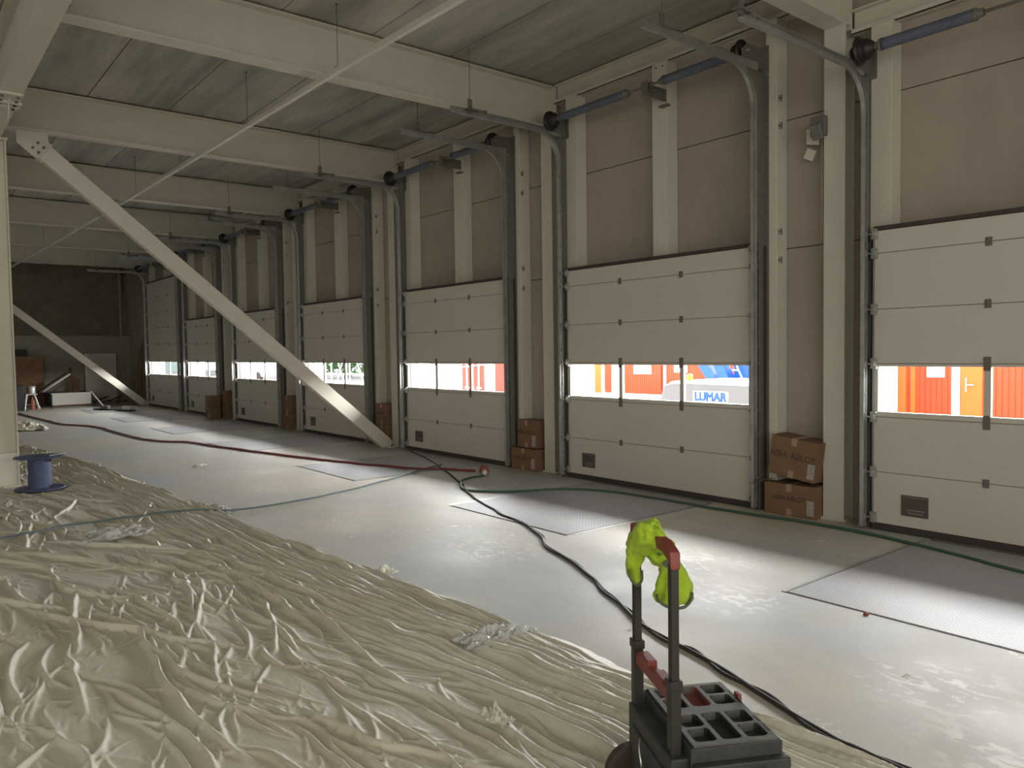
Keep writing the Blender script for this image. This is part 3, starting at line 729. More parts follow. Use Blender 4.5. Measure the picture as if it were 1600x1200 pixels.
Z += .003+.0025*np.abs(fbm(X*4, Y*2, 31, 3))+.0012*np.abs(fbm(X*30, Y*12, 33, 2))
de = ex[None, :]-X
Z += .022*np.exp(-((de-.10)/.07)**2)*(1+.6*fbm(Y*1.5, Y*0+7, 8, 2))+.012*np.exp(-((de-.35)/.16)**2)
Z *= np.clip(de/.035, 0, 1)**.5; Z = np.maximum(Z, .0015)
far = np.clip((SY1-.1-Y)/.3, 0, 1); Z *= far
for (qx, qy, qr) in ((1.40, 10.80, .27), (1.115, 11.46, .2), (2.0, 1.55, .16)):
    Z *= .25+.75*np.clip((np.hypot(X-qx, Y-qy)-qr)/.08, 0, 1)
Z = np.maximum(Z, .0015)
nyn = len(nys)
me = bpy.data.meshes.new('polythene_sheet'); vv = np.stack([X, Y, Z], -1).reshape(-1, 3)
me.vertices.add(len(vv)); me.vertices.foreach_set('co', vv.astype(np.float32).ravel())
I, J = np.meshgrid(np.arange(nx-1), np.arange(nyn-1), indexing='ij'); q = (I*nyn+J).ravel()
fc = np.stack([q, q+nyn, q+nyn+1, q+1], -1).astype(np.int32)
me.loops.add(fc.size); me.polygons.add(len(fc)); me.loops.foreach_set('vertex_index', fc.ravel())
me.polygons.foreach_set('loop_start', np.arange(0, fc.size, 4, dtype=np.int32)); me.polygons.foreach_set('loop_total', np.full(len(fc), 4, np.int32))
me.update(calc_edges=True); me.validate(); me.polygons.foreach_set('use_smooth', np.ones(len(fc), bool)); me.materials.append(M['sheet'])
sheet = bpy.data.objects.new('polythene_sheet', me); COL.objects.link(sheet)
tag(sheet, 'large wrinkled cream polythene sheet covering the floor at lower left', 'plastic sheet')
def hz(x, y):
    return float(samp(np.array([[x]]), np.array([[y]]))[0, 0])*1.35+.015 if x < float(edge_x(y)) and y < 16.3 else 0

def crumple(name, c, rx, ry, h, m, lab, cat, seed=0, n=26, flat=.35):
    b = bmesh.new(); bmesh.ops.create_grid(b, x_segments=n, y_segments=n, size=1)
    for v in b.verts:
        r = max(abs(v.co.x), abs(v.co.y)); p = Vector((v.co.x*2.3+seed, v.co.y*2.3, seed*1.7))
        a = mnoise.noise(p); a2 = mnoise.noise(p*2.7); e = mnoise.noise(p*.8+Vector((5, 5, 0)))
        x = v.co.x*rx*(1+.35*e)+.12*rx*a2; y = v.co.y*ry*(1-.3*e)+.12*ry*a
        z = h*(1-r*r*.75)*(abs(a)*1.5+abs(a2)*.7+.15)
        v.co = Vector((x, y, max(z, .001)))
    me = bpy.data.meshes.new(name); b.to_mesh(me); b.free(); me.materials.append(m)
    o = bpy.data.objects.new(name, me); COL.objects.link(o); o.location = c
    s = o.modifiers.new('s', 'SOLIDIFY'); s.thickness = .0008
    return tag(o, lab, cat)
crumple('film_scrap', (2.55, 3.32, .03), .20, .11, .05, M['film'], 'scrap of clear film with a red dot on the sheet, near the sheet edge', 'plastic scrap', 1)
b = MB(); b.lathe((2.61, 3.42, .045), [(.003, 0), (.018, .004), (.018, .012), (.003, .016)], 12); tag(b.build('plastic_stopper', M['tb_red']), 'small red stopper lying on the clear film scrap', 'stopper')
crumple('film_scrap', (1.54, 7.46, .03), .26, .22, .06, M['film'], 'scrap of clear film beside the blue lead on the sheet', 'plastic scrap', 3)
crumple('torn_polythene_piece', (2.72, 4.83, .02), .07, .07, .05, M['white_panel'], 'torn cream tuft standing on the sheet edge', 'plastic scrap', 5)
crumple('torn_polythene_piece', (1.97, 2.56, .03), .045, .07, .05, M['white_panel'], 'torn cream scrap on the sheet left of the tool trolley', 'plastic scrap', 7)
crumple('polythene_bundle', (2.35, 20.4, .0), .42, .8, .16, M['sheet'], 'small heap of cream polythene on the bare floor beyond the sheet', 'plastic sheet', 9)
crumple('film_scrap', (2.62, 8.05, .0), .09, .25, .05, M['film'], 'little clear scraps along the far edge of the sheet', 'plastic scrap', 12)
crumple('paper_scrap', (3.26, 2.95, .0), .045, .018, .006, M['white_panel'], 'tiny white strip of paper on bare floor left of the trolley handle', 'paper scrap', 14)
crumple('paper_scrap', (3.49, 11.49, .0), .09, .05, .03, M['white_panel'], 'tiny pale scrap on bare floor below the red hose', 'paper scrap', 15)
crumple('paper_scrap', (3.78, 1.65, .0), .03, .02, .006, M['white_panel'], 'tiny white flake on the floor near the lower right corner', 'paper scrap', 18)
b = MB(); b.lathe((4.46, 2.19, .0), [(.003, 0), (.016, .002), (.014, .018), (.003, .022)], 10); tag(b.build('plastic_stopper', M['tb_red']), 'small red stopper on the front edge of the nearest dock plate', 'stopper')

# ------------------------------------------------------------------ hoses and cables
def cable(name, pts, r, m, lab, cat, wig=.0, n=8, lift=0):
    P = []
    for k, p in enumerate(pts):
        P.append((p[0], p[1], 0))
    S = catmull(P, n); out = []
    for k, p in enumerate(S):
        x = p.x+wig*mnoise.noise(Vector((p.x*3, p.y*3, 1))); y = p.y+wig*mnoise.noise(Vector((p.x*3, p.y*3, 7)))
        out.append(Vector((x, y, r+.001+hz(x, y)+lift)))
    for _ in range(2):
        for k in range(1, len(out)-1): out[k].z = max((out[k-1].z+out[k].z+out[k+1].z)/3, r+.001)
    b = MB(); b.tube(out, r, 8)
    o = b.build(name, m, smooth=True); return tag(o, lab, cat), out
red = [(2.92, 25.99), (3.05, 23.38), (3.24, 20.87), (3.66, 19.51), (3.72, 16.8), (3.85, 15.42), (4.28, 14.54), (4.45, 13.32), (4.9, 11.2), (5.18, 10.07), (5.56, 8.95), (5.84, 8.59), (6.02, 8.22)]
cable('air_hose', red, .017, M['hose_red'], 'dusty red hose running from far left to the plug in mid floor', 'hose', .05)
blk = [(6.54, 10.71), (6.25, 9.8), (5.88, 8.8), (5.28, 7.43), (4.98, 6.89), (4.66, 6.02), (4.52, 5.45), (4.3, 4.93), (4.12, 4.65), (3.91, 4.09), (3.6, 3.47), (3.39, 3.09), (3.27, 2.72), (3.22, 2.53), (3.15, 2.26), (3.04, 1.94), (2.95, 1.67), (2.88, 1.4), (2.8, .9)]
cable('power_cable', blk, .011, M['cable_blk'], 'black power cable crossing the floor past the tool trolley', 'cable', .03)
blk2 = [(4.70, 6.1), (4.50, 5.42), (4.33, 4.93), (4.09, 4.62), (3.93, 4.09), (3.57, 3.45), (3.42, 3.09), (3.24, 2.70), (3.25, 2.52), (3.12, 2.25), (3.07, 1.94), (2.92, 1.65), (2.91, 1.4), (2.83, .9)]
cable('power_cable', blk2, .009, M['cable_blk'], 'second thinner black cable lying twisted along the power cable', 'cable', .03)
blue = [(0.2, 7.9), (0.71, 7.97), (0.96, 8.0), (1.23, 8.14), (1.71, 8.1), (2.09, 8.01), (2.59, 7.83), (3.28, 7.85), (4.04, 8.04), (4.98, 8.48), (5.62, 8.81), (6.01, 8.99)]
cable('extension_lead', blue, .010, M['cable_blue'], 'thin blue grey lead running over the sheet to mid floor', 'cable', .03, lift=.012)
grn = [(5.87, 7.83), (5.66, 7.83), (5.38, 7.64), (5.15, 7.26), (5.17, 7.02), (5.43, 6.72), (5.82, 6.51), (6.14, 6.2), (6.27, 5.65), (6.3, 5.14), (6.31, 4.6), (6.36, 4.08), (6.40, 3.58), (6.39, 3.22), (6.35, 2.87), (6.28, 2.6), (6.18, 2.2), (6.08, 1.88), (5.9, 1.2)]
cable('garden_hose', grn, .014, M['hose_green'], 'green hose looping from the plug and along the doors to the right', 'hose', .02)
e = empty('cable_coupling', (6.05, 8.05, .045), 'brown orange plug joining the red and green hoses on the floor', 'plug')
b = MB(); ax = Vector((.5, .85, 0)).normalized()
b.lathe((0, 0, 0), [(.018, -.12), (.03, -.11), (.04, -.05), (.045, 0), (.045, .05), (.04, .06), (.02, .09)], 16, ax); b.build('plug_body', M['plug'], parent=e, smooth=False)
b = MB(); b.lathe(ax*-.01, [(.04, 0), (.058, 0), (.058, .02), (.04, .02)], 16, ax); b.lathe(ax*.05, [(.03, 0), (.06, 0), (.06, .018), (.03, .018)], 16, ax); b.build('locking_ring', M['tb_red'], parent=e)
b = MB(); b.lathe(ax*-.16+Vector((-.03, -.02, -.01)), [(.02, 0), (.034, .01), (.034, .05), (.02, .06)], 12, ax); b.build('hose_tail', M['white_panel'], parent=e)

# ------------------------------------------------------------------ blue cable reel
e = empty('cable_reel', (1.40, 10.80, .02), 'blue painted cable reel standing upright on the sheet beside the left column', 'cable reel')
b = MB(); b.lathe((0, 0, .38), [(.02, 0), (.265, 0), (.272, .006), (.265, .014), (.02, .014)], 48); b.build('top_flange', M['reel'], parent=e)
b = MB(); b.lathe((0, 0, .0), [(.02, 0), (.265, 0), (.272, .006), (.265, .016), (.02, .016)], 48); b.build('bottom_flange', M['reel'], parent=e)
b = MB(); b.lathe((0, 0, .014), [(.125, 0), (.125, .366)], 40); b.build('drum', M['reel'], parent=e)
b = MB(); b.lathe((.0, 0, .392), [(.045, 0), (.055, .004), (.02, .006)], 20); b.box(.07, .11, -.135, -.118, .33, .37); b.box(.09, .12, -.10, -.08, .02, .04); b.build('bolt_hole', M['black_metal'], parent=e)
b = MB(); b.bar((.09, -.14, .405), (.27, -.05, .41), .02, .01); b.build('strap_end', M['film'], parent=e)

# ------------------------------------------------------------------ cardboard boxes
def carton(lab, c, w, d, h, rz=0, tilt=0, txt=True, label=True, parent_group='cartons between the doors', open_flap=False, tsize=None):
    """w along y, d along x; c = centre of base"""
    e = empty('cardboard_box', c, lab, 'box', parent_group); e.rotation_euler = (tilt, 0, rz)
    b = MB(); b.box(-d/2, d/2, -w/2, w/2, 0, h); b.build('carton', M['card'], parent=e, bevel=.004)
    b = MB(); b.box(-d/2-.001, d/2, -.028, .028, h-.001, h+.0012); b.box(-d/2-.0012, -d/2, -.028, .028, h-.07, h); b.box(-d/2-.0012, -d/2, -.028, .028, 0, .07); b.build('tape', M['tape'], parent=e)
    if label:
        b = MB(); b.box(-d/2-.0015, -d/2, -w/2+.005, -w/2+.075, .03, min(h*.62, .17)); b.build('paper_label', M['paper'], parent=e)
    if txt:
        text_obj('lettering', 'ASSA ABLOY', M['print'], tsize or w*.165, (-d/2-.0015, 0, h*.55), (0, -1, 0), (0, 0, 1), e, bold=.0012)
    if open_flap:
        b = MB(); b.obox((-d/2+.01, w/2+.03, h+.0), (1, 0, 0), (0, 1, -.4), (0, .4, 1), d*.4, .05, .003); b.build('flap', M['card_in'], parent=e)
    return e
carton('printed carton on the floor beside the nearest column, under the tilted one', (6.735, 3.98, 0), .52, .30, .30, open_flap=True, tsize=.06)
carton('larger printed carton leaning tilted on top beside the nearest column', (6.715, 3.965, .365), .47, .27, .375, rz=.02, tilt=.13, tsize=.082)
carton('lower printed carton right of the door with striped scene outside', (6.74, 7.905, 0), .49, .30, .29, tsize=.06)
carton('upper printed carton, set back slightly, right of the striped-view door', (6.765, 7.88, .30), .40, .25, .37, rz=-.05, tsize=.07)
carton('upper plain carton left of the foot of the long brace column', (6.77, 11.80, .36), .36, .24, .36, txt=True, label=False, tsize=.05)
carton('lower plain carton behind the foot of the long brace', (6.77, 11.80, 0), .38, .25, .355, txt=False, label=False)
carton('upper carton of the narrow stack left of the fourth column from the end', (6.74, 15.76, .35), .34, .26, .36, label=False, txt=False)
carton('lower carton of the narrow stack left of the fourth column from the end', (6.74, 15.76, 0), .36, .28, .345, label=False, txt=False)
for k, (xx, yy, z, w_, h_, l) in enumerate([(6.73, 19.68, 0, .38, .24, 'bottom carton of the tall far pile, beside the column'), (6.73, 19.68, .245, .37, .23, 'middle carton of the tall far pile, beside the column'), (6.74, 19.68, .48, .36, .22, 'top carton of the tall far pile, beside the column'),
                                           (6.39, 19.86, 0, .30, .30, 'bottom carton of the far pile, on its left side'), (6.39, 19.86, .305, .30, .28, 'top carton of the far pile, on its left side')]):
    carton(l, (xx, yy, z), w_, .28, h_, txt=False, label=(k == 3))

# ------------------------------------------------------------------ far end clutter
e = empty('steel_tray', (4.7, 28.9, 0), 'long open trough with its lit front coloured white standing by the far wall', 'trough')
b = MB(); b.box(-.56, .56, -.30, -.28, .06, .44); b.box(-.60, .60, -.31, -.24, .42, .45); b.build('front_panel', M['bright_panel'], parent=e, bevel=.004)  # front coloured white for the light falling on it
b = MB(); b.box(-.60, -.57, -.3, 1.6, .05, .44); b.box(.57, .60, -.3, 1.4, .05, .44); b.box(-.58, .58, 1.38, 1.4, .05, .44); b.box(-.58, .58, -.28, 1.4, .03, .06); b.build('trough_body', M['dark_stuff'], parent=e)  # body coloured dark for its shaded sides
b = MB(); b.box(-.57, .57, -.31, -.25, 0, .055); b.box(-.57, .57, .8, .9, 0, .03); b.build('timber_bearer', M['rust'], parent=e)
b = MB(); b.bar((4.0, 29.4, .48), (4.78, 29.2, 1.05), .12, .05); tag(b.build('timber_plank', M['alu']), 'pale metal strip leaning across the trough', 'strip', 'offcuts leaning over the far trough')
b = MB(); b.bar((3.85, 29.7, .45), (4.72, 29.6, 1.08), .16, .04); tag(b.build('timber_plank', M['dark_stuff']), 'dark board leaning behind the pale metal strip', 'board', 'offcuts leaning over the far trough')
b = MB(); b.bar((4.25, 29.2, .48), (4.80, 29.1, .92), .08, .04); tag(b.build('timber_plank', M['rust']), 'short brown batten leaning in front of the pale metal strip', 'batten', 'offcuts leaning over the far trough')
for k, (x_, h_, l) in enumerate([(4.93, 1.25, 'tallest brown board standing behind the trough'), (5.05, .95, 'middle brown board standing behind the trough'), (5.16, .85, 'lowest brown board standing behind the trough')]):
    b = MB(); b.box(x_-.05, x_+.05, 30.2, 30.24, 0, h_); tag(b.build('timber_board', M['rust']), l, 'board', 'boards behind the trough')
b = MB(); n_ = 16
for k in range(n_): b.box(5.42+k*.0625, 5.42+k*.0625+.056, 30.34, 30.37, 0, 1.72)
b.box(5.42, 6.42, 30.37, 30.39, 0, 1.70)
tag(b.build('ribbed_panel', M['white_panel']), 'cream ribbed sheet panel leaning upright against the far wall', 'panel')
b = MB(); b.box(3.2, 4.12, 30.0, 30.4, .42, 1.66); tag(b.build('board_crate', M['osb'], bevel=.01), 'big brown board crate by the far wall behind the stool', 'crate')
b = MB(); b.box(3.2, 4.12, 29.9, 30.4, 0, .41); tag(b.build('pallet_base', M['rust'], bevel=.01), 'dark brown base under the big board crate', 'crate')
b = MB(); b.box(3.3, 3.66, 30.05, 30.35, 1.665, 1.88); tag(b.build('dark_case', M['dark_stuff'], bevel=.02), 'small black case on top of the big brown crate', 'case')
# stool with a grey tin on it
e = empty('step_stool', (3.42, 27.6, 0), 'small pale metal stool by the far wall, left of the trough', 'stool')
b = MB(); b.box(-.15, .17, -.12, .12, .47, .50); b.build('seat', M['alu'], parent=e, bevel=.006)
for sx, sy in ((-1, -1), (1, -1), (-1, 1), (1, 1)):
    b = MB(); b.tube([(sx*.10, sy*.09, .48), (sx*.20+.02, sy*.16, .012)], .014, 8); b.build('leg', M['alu'], parent=e)
b = MB(); b.tube([(-.17, -.14, .17), (.19, -.14, .17)], .010, 8); b.tube([(-.17, .14, .17), (.19, .14, .17)], .010, 8); b.build('stretcher', M['wood'], parent=e)
b = MB(); b.lathe((3.45, 27.6, .50), [(.09, 0), (.11, .02), (.11, .2), (.125, .21), (.125, .23)], 20); tag(b.build('paint_tin', M['galv']), 'grey tin standing on the pale stool', 'tin')
b = MB(); b.box(3.02, 3.24, 27.5, 27.9, .0, .78); tag(b.build('dark_machine', M['dark_stuff'], bevel=.02), 'dark case standing left of the pale stool', 'case')
b = MB(); b.lathe((3.48, 27.75, 0), [(.06, 0), (.065, .28), (.03, .34), (.025, .40)], 16); tag(b.build('red_canister', M['plug']), 'red canister under the pale stool', 'canister')
b = MB(); b.box(3.3, 3.95, 27.28, 27.36, 0, .03); tag(b.build('timber_batten', M['wood']), 'thin wooden batten on floor before the stool', 'batten')
# floats / trowels
for (c, lab, hndl) in (((5.06, 25.7), 'dark trowel machine head with a pale handle on the lit far floor', True), ((5.44, 24.7), 'small dark tool with a silver end on the far floor', False)):
    e = empty('floor_trowel', (c[0], c[1], 0), lab, 'trowel')
    b = MB(); b.obox((0, 0, .03), (.4, -1, 0), (1, .4, 0), (0, 0, 1), .42, .09, .012); b.build('blade', M['dark_stuff'], parent=e, bevel=.005)
    b = MB(); b.obox((.02, -.05, .09), (.4, -1, 0), (1, .4, 0), (0, 0, 1), .18, .05, .05); b.build('motor', M['galv_dark'] if hndl else M['alu'], parent=e, bevel=.012)
    if hndl: b = MB(); b.tube([(-.02, .0, .12), (-.24, .55, .56)], .02, 8); b.build('handle', M['alu'], parent=e)
    else: b = MB(); b.tube([(.05, -.1, .13), (.18, -.35, .13), (.2, -.4, .03)], .03, 8); b.build('handle', M['alu'], parent=e)
pl = [('tallest brown plank leaning by the far corner', 28.55, 2.10, .06), ('second brown plank leaning by the far corner', 28.85, 1.85, .07), ('short brown plank leaning by the far corner', 29.25, 1.3, .05), ('brown plank nearest the tall door frame', 28.3, 1.0, .05)]
for l, y_, h_, w_ in pl:
    b = MB(); b.bar((6.70, y_, 0.02), (6.87, y_+.02, h_), .02, w_*2.2, (0, 1, 0)); tag(b.build('timber_plank', M['wood'], bevel=.003), l, 'plank', 'planks by the far corner')
for k in range(9):
    x_ = 5.5+.12*k+.03*math.sin(k*7); a_ = .9+.35*math.sin(k*3.1)
    b = MB(); b.bar((x_-.3*math.cos(a_), 29.6+.25*math.sin(k*5), .04+.035*(k % 4)), (x_+.3*math.cos(a_), 29.7+.4*math.sin(a_), .06+.05*(k % 4)), .06, .03)
    tag(b.build('timber_offcut', M['rust']), 'dark offcut in the low scrap heap before the ribbed panel', 'offcut', 'offcuts in the far scrap heap')

# ------------------------------------------------------------------ rolling tool box
T = empty('rolling_toolbox', (1.945, 1.64, 0), 'black rolling tool box with raised handle in the foreground', 'tool box')
T.rotation_euler = (0, 0, math.atan2(-.488, .873))      # local x = away from the handle (v), local y = along the handle (u)
ya, yb_, xa, xb, zt = -.235, .185, .012, .298, .40
b = MB()
b.box(xa+.012, xb-.012, ya+.012, yb_-.012, .06, .33)
for k in range(4):
    yy = ya+.05+k*.105; b.box(xb-.014, xb-.004, yy, yy+.03, .08, .30)
    b.box(xa+.002, xa+.014, yy, yy+.03, .08, .30)
for k in range(3):
    xx = xa+.05+k*.09; b.box(xx, xx+.03, ya+.002, ya+.014, .08, .29)
b.build('body', M['tb_black'], parent=T, bevel=.008)
# lid: rim grid with recessed wells
b = MB()
lidz = zt
wells = []                                               # (x0,x1,y0,y1,red)
cols_y = [(ya+.022, ya+.205), (yb_-.175, yb_-.018)]
b.box(xa, xb, ya, yb_, lidz-.075, lidz-.032)
b.cur = 0
def well_group(y0, y1, red):
    L_ = y1-y0; ym = (y0+y1)/2; x0, x1 = xa+.022, xb-.022; W_ = x1-x0
    q = [x0, x0+W_*.30, x0+W_*.36, x0+W_*.64, x0+W_*.70, x1]
    wells.extend([(q[0], q[1], y0+.004, ym-.006, 0), (q[0], q[1], ym+.006, y1-.004, 0), (q[2], q[3], y0+.004, y1-.004, red), (q[4], q[5], y0+.004, ym-.006, 0), (q[4], q[5], ym+.006, y1-.004, 0)])
well_group(*cols_y[0], 0); well_group(*cols_y[1], 1)
xs = sorted(set([xa+.006, xb-.006]+[w_[0] for w_ in wells]+[w_[1] for w_ in wells])); ysn = sorted(set([ya+.006, yb_-.006]+[w_[2] for w_ in wells]+[w_[3] for w_ in wells]))
for i in range(len(xs)-1):
    for j in range(len(ysn)-1):
        mxp, myp = (xs[i]+xs[i+1])/2, (ysn[j]+ysn[j+1])/2
        if any(w_[0] < mxp < w_[1] and w_[2] < myp < w_[3] for w_ in wells): continue
        b.box(xs[i], xs[i+1], ysn[j], ysn[j+1], lidz-.034, lidz)
b.build('lid', M['tb_lid'], parent=T)
b = MB()
for yy in (ya-.001, yb_-.006): b.box(xa-.004, xb+.006, yy, yy+.007, lidz-.08, lidz-.006)
b.box(xb-.002, xb+.006, ya, yb_, lidz-.08, lidz-.008); b.box(xa-.006, xa+.002, ya, yb_, lidz-.08, lidz-.008)
b.build('lid_skirt', M['tb_black'], parent=T, bevel=.004)
for (x0, x1, y0, y1, red_) in wells:
    w_ = MB(); w_.box(x0+.002, x1-.002, y0+.002, y1-.002, lidz-.032, lidz-.026); w_.box(x0, x0+.003, y0, y1, lidz-.032, lidz-.003); w_.box(x1-.003, x1, y0, y1, lidz-.032, lidz-.003)
    for cx_, cy_, sx, sy in ((x0, y0, 1, 1), (x1, y0, -1, 1), (x0, y1, 1, -1), (x1, y1, -1, -1)):
        w_.prism([(cx_, cy_), (cx_+sx*.012, cy_), (cx_, cy_+sy*.012)], lidz-.03, lidz-.0005)
    w_.build('tray_well', M['tb_redwell'] if red_ else M['tb_well'], parent=T)
for yy in (-.16, -.10, .03, .09):
    b = MB(); b.box(xb-.012, xb-.004, yy-.02, yy+.02, lidz-.001, lidz+.001); b.build('lid_slot', M['black_metal'], parent=T)
b = MB(); b.box(xb-.004, xb+.012, .045, .075, lidz-.02, lidz+.012); b.build('lid_catch', M['tb_red'], parent=T, bevel=.003)
b = MB(); b.box(xa-.004, xb+.02, ya-.03, ya-.003, .30, .352); b.box(xa+.05, xb-.06, ya-.045, ya-.02, .29, .33); b.build('front_handle', M['tb_black'], parent=T, bevel=.006)
for xx in (.10, .20):
    b = MB(); b.box(xx-.022, xx+.022, ya-.042, ya-.022, .18, .29)
    for q_ in (-.014, 0, .014): b.box(xx+q_-.004, xx+q_+.004, ya-.046, ya-.04, .20, .30)
    b.build('latch', M['tb_red'], parent=T, bevel=.002)
b = MB(); b.box(xb-.008, xb+.028, ya-.012, ya+.03, .275, .345); b.build('corner_bumper', M['tb_black'], parent=T, bevel=.01)
b = MB(); b.tube(catmull([(xb+.01, ya-.005, .28), (xb+.014, ya-.01, .2), (xb+.014, ya-.01, .12), (xb+.01, ya, .06)], 4), .006, 8); b.tube(catmull([(xb-.03, ya-.02, .28), (xb-.026, ya-.025, .2), (xb-.026, ya-.02, .08)], 4), .006, 8); b.build('side_bail', M['chrome'], parent=T)
# back frame, handle tubes and grip
yp1, yp2 = .17, -.17
b = MB(); b.box(-.05, xa, ya+.02, yb_, .05, .355); b.box(-.058, -.045, ya+.06, yb_-.05, .09, .30); b.build('back_frame', M['tb_black'], parent=T, bevel=.01)
for yp in (yp1, yp2):
    b = MB(); b.box(-.038, -.004, yp-.019, yp+.019, .12, .575); b.box(-.042, 0, yp-.023, yp+.023, .555, .585); b.box(-.045, .002, yp-.026, yp+.026, .33, .352); b.build('outer_tube', M['tube_black'], parent=T, bevel=.003)
    b = MB(); b.box(-.034, -.008, yp-.015, yp+.015, .56, .945); b.box(-.036, -.006, yp-.003, yp+.003, .58, .94); b.build('inner_tube', M['tube_black'], parent=T, bevel=.003)
b = MB(); zc_ = .53
b.box(-.034, -.006, yp2+.019, yp1-.019, .505, .548); b.box(-.038, -.002, .02, .11, .54, .565); b.box(-.038, -.002, -.12, -.04, .54, .562); b.build('crossbar', M['tb_red'], parent=T, bevel=.004)
b = MB()
b.ring([[(-.021+sx*.017, y_, z_+sz*.019) for sx, sz in ((-1, -1), (1, -1), (1, 1), (-1, 1))] for y_, z_ in ((yp2-.019, .945), (yp2-.012, .965), (yp2+.05, .985), (yp1-.05, .985), (yp1+.012, .975), (yp1+.019, .955))])
b.build('grip', M['tb_red'], parent=T, bevel=.005)
b = MB(); b.lathe((-.035, yp2+.06, .105), [(.01, -.02), (.09, -.02), (.1, -.008), (.1, .022), (.09, .034), (.01, .034)], 30, (0, 1, 0)); b.box(-.1, -.09, 0, 0.001, .1, .101); b.build('wheel', M['tyre'], parent=T)
b = MB(); b.lathe((-.035, yp1+.01, .105), [(.01, -.02), (.09, -.02), (.1, -.008), (.1, .022), (.09, .034), (.01, .034)], 30, (0, 1, 0)); b.build('wheel', M['tyre'], parent=T)
b = MB(); b.tube(catmull([(-.062, .03, .30), (-.075, .0, .28), (-.075, -.02, .24), (-.066, .0, .20)], 5), .0035, 6); b.build('cable_hook', M['chrome'], parent=T)
b = MB(); b.box(0.02, xb-.01, ya+.02, ya+.06, 0.0, .062); b.box(.2, xb-.01, yb_-.06, yb_-.02, 0, .062); b.build('foot', M['tb_black'], parent=T, bevel=.004)

# high visibility garment over the grip
cr = rt.copy(); cz = Vector((0, 0, 1)); cf = Vector((math.sin(YAW), math.cos(YAW), 0))
MV = Vector((1.932, 1.648, .985))
S_ = 2.62/1204.4
def PX(px, py, dep=0.0):
    """place on the garment, measured from the middle of the grip"""
    return MV+cr*((px-1025)*S_)+cz*(-(py-850)*S_)+cf*dep
V = empty('high_visibility_shirt', MV, 'bright yellow green shirt draped over the trolley handle', 'shirt')
def cloth(name, rings, m, nseg=28, wr=.005, sub=6, seed=0, fold=5):
    """rings: (px, py, depth, half width px, half depth m, tilt)"""
    R = []
    arr = [Vector((r[0], r[1], r[2])) for r in rings]; arr2 = [Vector((r[3], r[4]*1000, r[5] if len(r) > 5 else 0)) for r in rings]
    A = catmull(arr, sub); B = catmull(arr2, sub)
    for k, (a, q) in enumerate(zip(A, B)):
        c = PX(a.x, a.y, a.z); ring = []
        for j in range(nseg):
            t = 2*PI*j/nseg; rr = 1+.17*math.sin(fold*t+seed+k*.16)+.16*mnoise.noise(Vector((math.cos(t)*1.8+seed, math.sin(t)*1.8, k*.18)))
            dx = math.cos(t)*q.x*S_*rr; dd = math.sin(t)*q.y*.001*rr
            p = c+cr*dx*math.cos(q.z)+cz*dx*math.sin(q.z)+cf*dd
            p += cz*wr*mnoise.noise(Vector((t*1.5, k*.25, seed)))
            ring.append(p)
        R.append(ring)
    b = MB(); b.ring(R); return b.build(name, m, parent=V, smooth=True, origin=MV)
# part thrown over the bar
cloth('body_fabric', [(983, 862, .02, 3, .012, 1.4), (988, 857, .01, 12, .03, 1.45), (996, 852, .0, 19, .042, 1.5), (1007, 849, -.01, 23, .048, 1.6), (1018, 849, -.02, 21, .048, 1.65), (1030, 850, -.03, 16, .045, 1.8), (1041, 852, -.035, 10, .035, 1.9), (1050, 857, -.04, 3, .012, 1.9)], M['vest'], seed=1, wr=.014)
cloth('body_fabric', [(1010, 836, .0, 4, .02, 1.5), (1015, 834, .0, 8, .03, 1.5), (1022, 833, .0, 9, .03, 1.5), (1029, 836, -.01, 8, .03, 1.5), (1036, 843, -.02, 4, .02, 1.5)], M['vest'], seed=4, wr=.012)
cloth('left_sleeve', [(1000, 852, .01, 15, .035), (998, 866, .01, 16, .03), (997, 880, .015, 13, .028), (995, 895, .02, 11, .026), (995, 908, .02, 10, .022), (997, 918, .02, 8, .016), (998, 923, .02, 3, .006)], M['vest'], seed=2, fold=3)
cloth('hood_fabric', [(1006, 868, .01, 3, .02, 1.5), (1012, 871, .01, 8, .04, 1.5), (1022, 877, .0, 12, .045, 1.5), (1034, 881, -.01, 15, .045, 1.5), (1044, 881, -.01, 14, .03, 1.5), (1052, 880, .0, 5, .01, 1.5)], M['vest'], seed=6, wr=.014, fold=7)
cloth('right_sleeve', [(1046, 868, .06, 5, .015), (1049, 882, .065, 10, .022), (1054, 898, .07, 15, .028), (1058, 915, .07, 21, .034), (1059, 932, .07, 25, .04), (1059, 948, .07, 27.5, .042), (1058, 957, .07, 26, .038), (1058, 961, .07, 22, .03)], M['vest'], seed=9, fold=6)
def hem(pts, name='hem_tape', r=.0035):
    b = MB(); b.tube(catmull([PX(*p) for p in pts], 6), r, 6); b.build(name, M['vest_hem'], parent=V, smooth=True, origin=MV)
hem([(1031, 945, .05), (1033, 953, .035), (1045, 961, .03), (1060, 964, .03), (1074, 962, .035), (1084, 954, .05), (1087, 944, .06)], r=.005)
hem([(985, 900, .01), (987, 912, .0), (993, 921, .0), (1000, 924, .005), (1006, 916, .01), (1006, 902, .01)])
b = MB(); c0 = PX(1036, 883, -.062); b.obox(c0, cr+cz*.8, cz-cr*.8, cf, .010, .010, .002); b.build('dark_badge', M['vest_hem'], parent=V, origin=MV)

